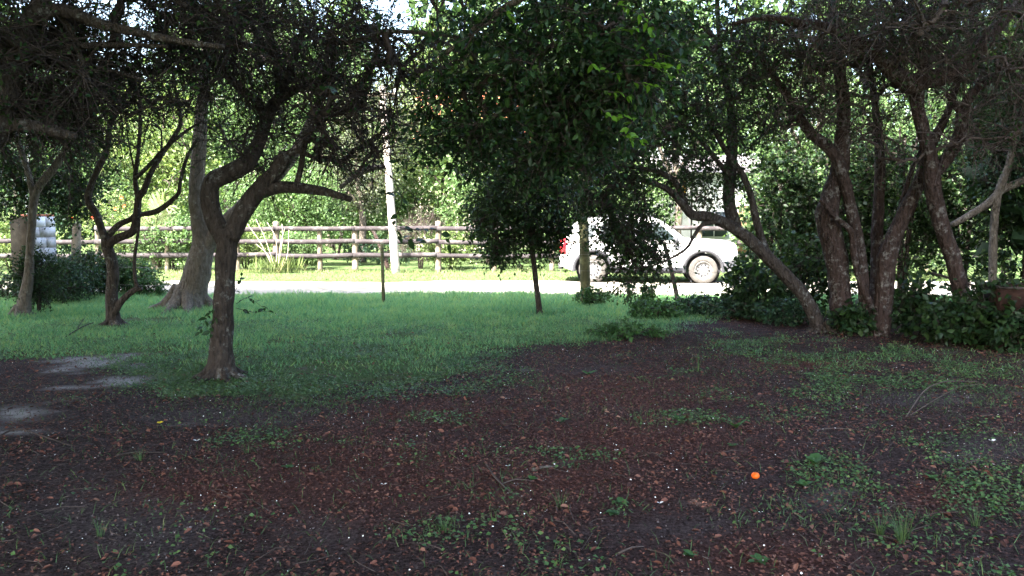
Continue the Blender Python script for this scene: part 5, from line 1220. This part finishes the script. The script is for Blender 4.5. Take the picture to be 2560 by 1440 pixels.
rm = road_mask(X, Y); k = in_view(X, Y) & (rm < .5) & (RNG.uniform(0, 1, len(X)) < .45 + .4 * vnoise(X, Y, 1.2, 42))
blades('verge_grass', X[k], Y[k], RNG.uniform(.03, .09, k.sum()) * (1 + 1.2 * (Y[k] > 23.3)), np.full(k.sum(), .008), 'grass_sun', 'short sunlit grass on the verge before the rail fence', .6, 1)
X, Y = scatter(20000, -14, 13, 17.3, 19.3)
k = in_view(X, Y) & (RNG.uniform(0, 1, len(X)) < .65 * np.exp(-((Y - 18.1) / .28) ** 2) * (vnoise(X, Y, .8, 43) > -.25))
blades('track_grass', X[k], Y[k], RNG.uniform(.02, .05, k.sum()), np.full(k.sum(), .007), 'grass_sun', 'thin grass strip between the wheel tracks of the road', .8, 1)
# rough grass under the thicket and sparse blades in the yard
X, Y = scatter(60000, -5, 8, 3.2, 11); g, l, s, r = zones(X, Y)
k = in_view(X, Y) & (RNG.uniform(0, 1, len(X)) < .15 + 1.2 * g)
blades('sparse_grass', X[k], Y[k], RNG.uniform(.03, .09, k.sum()), np.full(k.sum(), .0019), 'grass_dull', 'thin scattered grass blades over the leaf litter', .8)

X, Y = scatter(400000, -9, 9, 3.0, 13.0); g, l, s, r = zones(X, Y)
k = in_view(X, Y) & (RNG.uniform(0, 1, len(X)) < np.clip(l, 0, 1) * np.clip(1.15 - Y / 22, .3, 1))
X, Y = X[k], Y[k]; n = len(X); a = RNG.uniform(0, 6.28, n)
mb = MB(); leaves(mb, np.stack([X, Y, hgt(X, Y) + RNG.uniform(.002, .016, n)], -1), np.stack([np.cos(a), np.sin(a), RNG.normal(size=n) * .22], -1), norm(np.stack([RNG.normal(size=n) * .35, RNG.normal(size=n) * .35, np.ones(n)], -1)), RNG.uniform(.012, .028, n), .3, 1, .5)
link('leaf_litter', mb.mesh('leaf_litter'), M['litter'], None, 'stuff')['label'] = 'reddish brown fallen leaves carpeting the shaded yard'

X, Y = scatter(9000, -7, 7, 3.0, 11); g, l, s, r = zones(X, Y)
k = in_view(X, Y) & (RNG.uniform(0, 1, len(X)) < .25 + .5 * l); X, Y = X[k], Y[k]; n = len(X); a = RNG.uniform(0, 6.28, n)
mb = MB(); leaves(mb, np.stack([X, Y, hgt(X, Y) + RNG.uniform(.008, .02, n)], -1), np.stack([np.cos(a), np.sin(a), RNG.normal(size=n) * .3], -1), norm(np.stack([RNG.normal(size=n) * .5, RNG.normal(size=n) * .5, np.ones(n)], -1)), RNG.uniform(.03, .055, n), .26, 2, .6)
link('curled_leaves', mb.mesh('curled_leaves'), M['litter'], None, 'stuff')['label'] = 'larger curled dead leaves lying over the fine litter'
X, Y = scatter(1500, -7, 7, 3.0, 11.5); k = in_view(X, Y); X, Y = X[k], Y[k]; n = len(X); a = RNG.uniform(0, 6.28, n)
mb = MB(); fine_tubes(mb, np.stack([X, Y, hgt(X, Y) + .012], -1), norm(np.stack([np.cos(a), np.sin(a), RNG.uniform(-.03, .1, n)], -1)), RNG.uniform(.05, .24, n) ** 1.0, RNG.uniform(.0015, .004, n), RNG.uniform(.001, .002, n), RNG.uniform(-.25, .25, n))
link('twig_debris', mb.mesh('twig_debris', True), M['twig_dry'], None, 'stuff')['label'] = 'small broken twigs strewn through the leaf litter'
# creeping weeds in patches
X, Y = scatter(330000, -7, 8, 3.0, 12.5); g, l, s, r = zones(X, Y)
k = in_view(X, Y) & (RNG.uniform(0, 1, len(X)) < np.clip(g - .06, 0, .75) * np.clip(vnoise(X, Y, 2.2, 51) * 1.2 + .65, 0.1, 1) * (1 + .5 * (X > 1.2)))
X, Y = X[k], Y[k]; n = len(X); a = RNG.uniform(0, 6.28, n)
mb = MB(); leaves(mb, np.stack([X, Y, hgt(X, Y) + RNG.uniform(.008, .035, n)], -1), np.stack([np.cos(a), np.sin(a), RNG.normal(size=n) * .25], -1), norm(np.stack([RNG.normal(size=n) * .4, RNG.normal(size=n) * .4, np.ones(n)], -1)), RNG.uniform(.014, .032, n), .42, 1, .2)
M['creeper'] = leaf_mat('creeping_weed_leaf', [(0.0, (0.03, 0.075, 0.028)), (0.6, (0.075, 0.15, 0.05)), (1.0, (0.16, 0.22, 0.08))], 0.3, 0.45, nscale=2.0)
link('creeping_weeds', mb.mesh('creeping_weeds'), M['creeper'], None, 'stuff')['label'] = 'small leaved creeping weeds in patches over the yard'
# crumbs of soil and grit on the barer earth
X, Y = scatter(70000, -7, 7, 3.0, 9.5); g, l, s, r = zones(X, Y); k = in_view(X, Y) & (RNG.uniform(0, 1, len(X)) < .12 + .55 * zones.bare + .5 * s); X, Y = X[k], Y[k]; n = len(X); a = RNG.uniform(0, 6.28, n)
mb = MB(); leaves(mb, np.stack([X, Y, hgt(X, Y) + RNG.uniform(.001, .008, n)], -1), np.stack([np.cos(a), np.sin(a), RNG.normal(size=n) * .4], -1), norm(RNG.normal(size=(n, 3)) * .6 + [0, 0, 1]), RNG.uniform(.006, .017, n), .45, 1, .6)
M['crumb'] = leaf_mat("soil_crumb", [(0.0, (0.02, 0.015, 0.014)), (0.45, (0.07, 0.055, 0.054)), (0.8, (0.14, 0.115, 0.115)), (1.0, (0.32, 0.29, 0.28))], 0.0, 0.9)
link('soil_crumbs', mb.mesh('soil_crumbs'), M['crumb'], None, 'stuff')['label'] = 'crumbs of grey soil and grit over the barer earth'
# pale specks: bits of petal and grit
X, Y = scatter(4200, -7, 7, 3.0, 14.5); k = in_view(X, Y); X, Y = X[k], Y[k]; n = len(X); a = RNG.uniform(0, 6.28, n)
mb = MB(); leaves(mb, np.stack([X, Y, hgt(X, Y) + .018 + .03 * (Y > 10)], -1), np.stack([np.cos(a), np.sin(a), RNG.normal(size=n) * .2], -1), norm(RNG.normal(size=(n, 3)) * .4 + [0, 0, 1]), RNG.uniform(.004, .013, n), .42, 1, .3)
link('petal_specks', mb.mesh('petal_specks'), M['petal'], None, 'stuff')['label'] = 'tiny pale petal flecks scattered over the yard'

# ================================================================== SMALL THINGS ON THE GROUND
def put(o, px, py, dz=0.0):
    g = ground(px, py); o.location = (g[0], g[1], float(hgt(np.array([g[0]]), np.array([g[1]]))[0]) + dz); return o
def fruit():
    mb = MB(); lathe(mb, [(0, 0), (.014, .002), (.024, .012), (.026, .022), (.02, .034), (.008, .04), (0, .038)], 18)
    r = put(thing('orange_fruit', 'small bright orange fruit lying on the bare earth', 'fruit'), 1888, 1200, .002)
    link('flesh', mb.mesh('flesh', True), M['orange'], r)
    mb = MB(); a = np.arange(5) * 2 * PI / 5; leaves(mb, np.tile([0, 0, .039], (5, 1)), np.stack([np.cos(a), np.sin(a), .1 + 0 * a], -1), np.tile([0, 0, 1.0], (5, 1)), np.full(5, .012), .3); link('calyx', mb.mesh('calyx'), M['weed'], r)
fruit()
def blossom(name, label, px, py, size, mat, n=5, cat='flower'):
    r = put(thing(name, label, cat), px, py, .012)
    for k in range(n):
        a = k * 2 * PI / n + .3; mb = MB(); leaves(mb, np.zeros((1, 3)), np.array([[math.cos(a), math.sin(a), .55]]), np.array([[0, 0, 1.0]]), np.array([size]), .42, 2); link('petal', mb.mesh('petal'), M[mat], r)
blossom('yellow_flower', 'single yellow flower in the short grass near the sandy patches', 400, 1058, .03, 'yellow')
for (px, py, s_, lb) in [(492, 1101, .028, 'white crumpled petal near the yellow flower'), (960, 1212, .022, 'white petal on the leaf litter in the middle of the yard'), (1541, 1138, .018, 'round white petal on red leaf litter'), (2480, 1108, .035, 'pale curled petal beside the dry arching twigs'), (1650, 1263, .022, 'white petal at the top of the bare earth patch'), (1270, 1175, .02, 'white petal beside the forked twig'), (2385, 865, .03, 'pale fallen petal by the low shrub')]:
    blossom('fallen_petal', lb, px, py, s_, 'petal', 2, 'petal')

def stick(name, label, pts, rad, mat, lift=0.0, group=None, branch=None):
    P = np.array([ground(p[0], p[1]) + [0, 0, (p[2] if len(p) > 2 else 0) + rad + .006] for p in pts]); g = P[0] * [1, 1, 0]
    r = thing(name, label, 'stick', g, 0, group)
    Q, q = spline(P, np.linspace(rad, rad * .45, len(P)), .04); mb = MB(); tube(mb, Q, q, 7, .12, 20); link('stem', mb.mesh('stem', True, g), M[mat], r)
    if branch:
        P = np.array([ground(p[0], p[1]) + [0, 0, (p[2] if len(p) > 2 else 0) + rad + .006] for p in branch]); Q, q = spline(P, np.linspace(rad * .7, rad * .3, len(P)), .04); mb = MB(); tube(mb, Q, q, 6, .1, 20); link('side_twig', mb.mesh('side_twig', True, g), M[mat], r)
stick('fallen_twig', 'long dark twig arching over the grass by the sandy patch', [(-40, 1120), (40, 1098, .06), (110, 1110, .04), (180, 1120)], .008, 'twig')
stick('fallen_twig', 'pale dry twig arching beside the low shrub on the yard edge', [(2265, 1045), (2310, 1000, .07), (2360, 985, .1), (2440, 978, .08)], .006, 'twig_dry', branch=[(2275, 1042), (2340, 1018, .06), (2400, 995, .09), (2450, 985, .08)])
stick('fallen_twig', 'forked grey twig on the litter in the middle of the yard', [(1215, 1165), (1232, 1195, .01), (1260, 1225, .01), (1290, 1245)], .007, 'twig_dry', branch=[(1255, 1215), (1290, 1208, .012), (1330, 1207)])
stick('fallen_twig', 'thick broken twig with pale end on red litter', [(1330, 1182), (1360, 1176, .006), (1395, 1173)], .011, 'bark_grey')
stick('fallen_twig', 'dry twig lying in the grass below the twisted tree', [(165, 845), (200, 832, .05), (235, 822, .08)], .01, 'twig', branch=[(190, 836, .03), (205, 825, .1), (215, 818, .14)])
stick('fallen_twig', 'straight thin twig lying across the yard near the pale petal', [(2040, 1078), (2100, 1076, .004), (2165, 1082)], .006, 'twig_dry')
stick('fallen_twig', 'short pale twig near the bare earth patch', [(1545, 1390), (1580, 1378, .008), (1610, 1372)], .006, 'twig_dry')
stick('fallen_twig', 'thin dark stick half buried in the left of the yard', [(290, 1145), (330, 1138, .005), (410, 1136)], .008, 'twig')

# broad leaved weeds and grass tufts
def rosette(name, label, px, py, n, L, ratio, up, mat='weed', cat='weed'):
    r = put(thing(name, label, cat), px, py, .004)
    for k in range(n):
        a = k * 2.4 + RNG.uniform(-.3, .3); u = up * RNG.uniform(.6, 1.3)
        mb = MB(); leaves(mb, np.zeros((1, 3)), np.array([[math.cos(a), math.sin(a), u]]), np.array([[-math.cos(a) * u, -math.sin(a) * u, 1.0]]), np.array([L * .75 * RNG.uniform(.6, 1.2)]), ratio, 2, .3)
        link('leaf', mb.mesh('leaf'), M[mat], r)
for (px, py, n, L, ra, up, lb) in [(1840, 1080, 5, .12, .2, .9, 'upright two leaved weed on the red litter'), (1830, 1125, 7, .07, .35, .3, 'flat rosette weed above the orange fruit'), (1900, 1400, 7, .08, .3, .35, 'rosette weed near the bottom of the bare earth'), (2035, 1165, 5, .15, .42, .8, 'large drooping leaf weed beside the creeping weeds'), (1555, 1262, 9, .07, .4, .5, 'bushy bright weed at the edge of the bare earth'), (1535, 1285, 8, .07, .4, .3, 'low round leaf weed next to the bushy weed'),
                               (1890, 880, 6, .14, .2, .35, 'spreading weed before the stem cluster'), (1470, 940, 4, .13, .25, .5, 'single pointed leaf weed on bare soil'), (1400, 1065, 6, .09, .3, .4, 'grey green weed on the litter'), (720, 1168, 7, .06, .35, .4, 'small round weed in the dark litter'), (1700, 1060, 6, .08, .35, .6, 'leafy weed among the litter in the middle distance'), (1330, 1205, 6, .05, .4, .6, 'tiny bright weed by the forked twig'), (2010, 1215, 7, .08, .35, .5, 'pale rosette among creeping weeds'), (1730, 1385, 8, .06, .4, .4, 'small cluster weed at the lower edge of the yard'), (2330, 1195, 6, .06, .35, .5, 'pale star shaped weed among thin grass')]:
    rosette('broadleaf_weed', lb, px, py, n, L, ra, up)
for (px, py, n, L, lb) in [(1745, 925, 12, .24, 'upright grass tuft on the litter in the middle distance'), (2200, 1330, 30, .16, 'dense grass tuft on the near yard'), (2255, 1350, 46, .18, 'wide grass tuft beside the dense one'), (1040, 885, 24, .16, 'grass tuft at the edge of the lawn strip'), (350, 1145, 22, .12, 'small grass tuft near the half buried stick'), (620, 1130, 14, .12, 'thin grass tuft under the forked tree'), (1400, 1270, 18, .12, 'grass tuft left of the bare earth patch'), (2440, 1310, 24, .12, 'short grass tuft in the greener corner'), (250, 1340, 16, .1, 'sparse grass tuft on grey earth'), (1110, 1330, 30, .1, 'low grass tuft among the litter')]:
    r = put(thing('grass_tuft', lb, 'grass tuft'), px, py, -.004); mb = MB()
    a = RNG.uniform(0, 6.28, n); le = RNG.uniform(.1, .8, n)
    for k in range(n):
        t = np.linspace(0, 1, 4)[:, None]; d = np.array([math.cos(a[k]), math.sin(a[k]), 0]); Lk = L * RNG.uniform(.6, 1.15)
        C = d * RNG.uniform(0, .03) + d * le[k] * Lk * t ** 1.6 + np.array([0, 0, 1]) * Lk * (t - .35 * le[k] * t ** 2)
        S = np.array([-d[1], d[0], 0]) * .0024 * (1 - t * .9); V = np.concatenate([C - S, C + S]); mb.add(V, [[q, q + 4, q + 5, q + 1] for q in range(3)])
    link('blades', mb.mesh('blades'), M['grass_dull'], r, 'stuff')
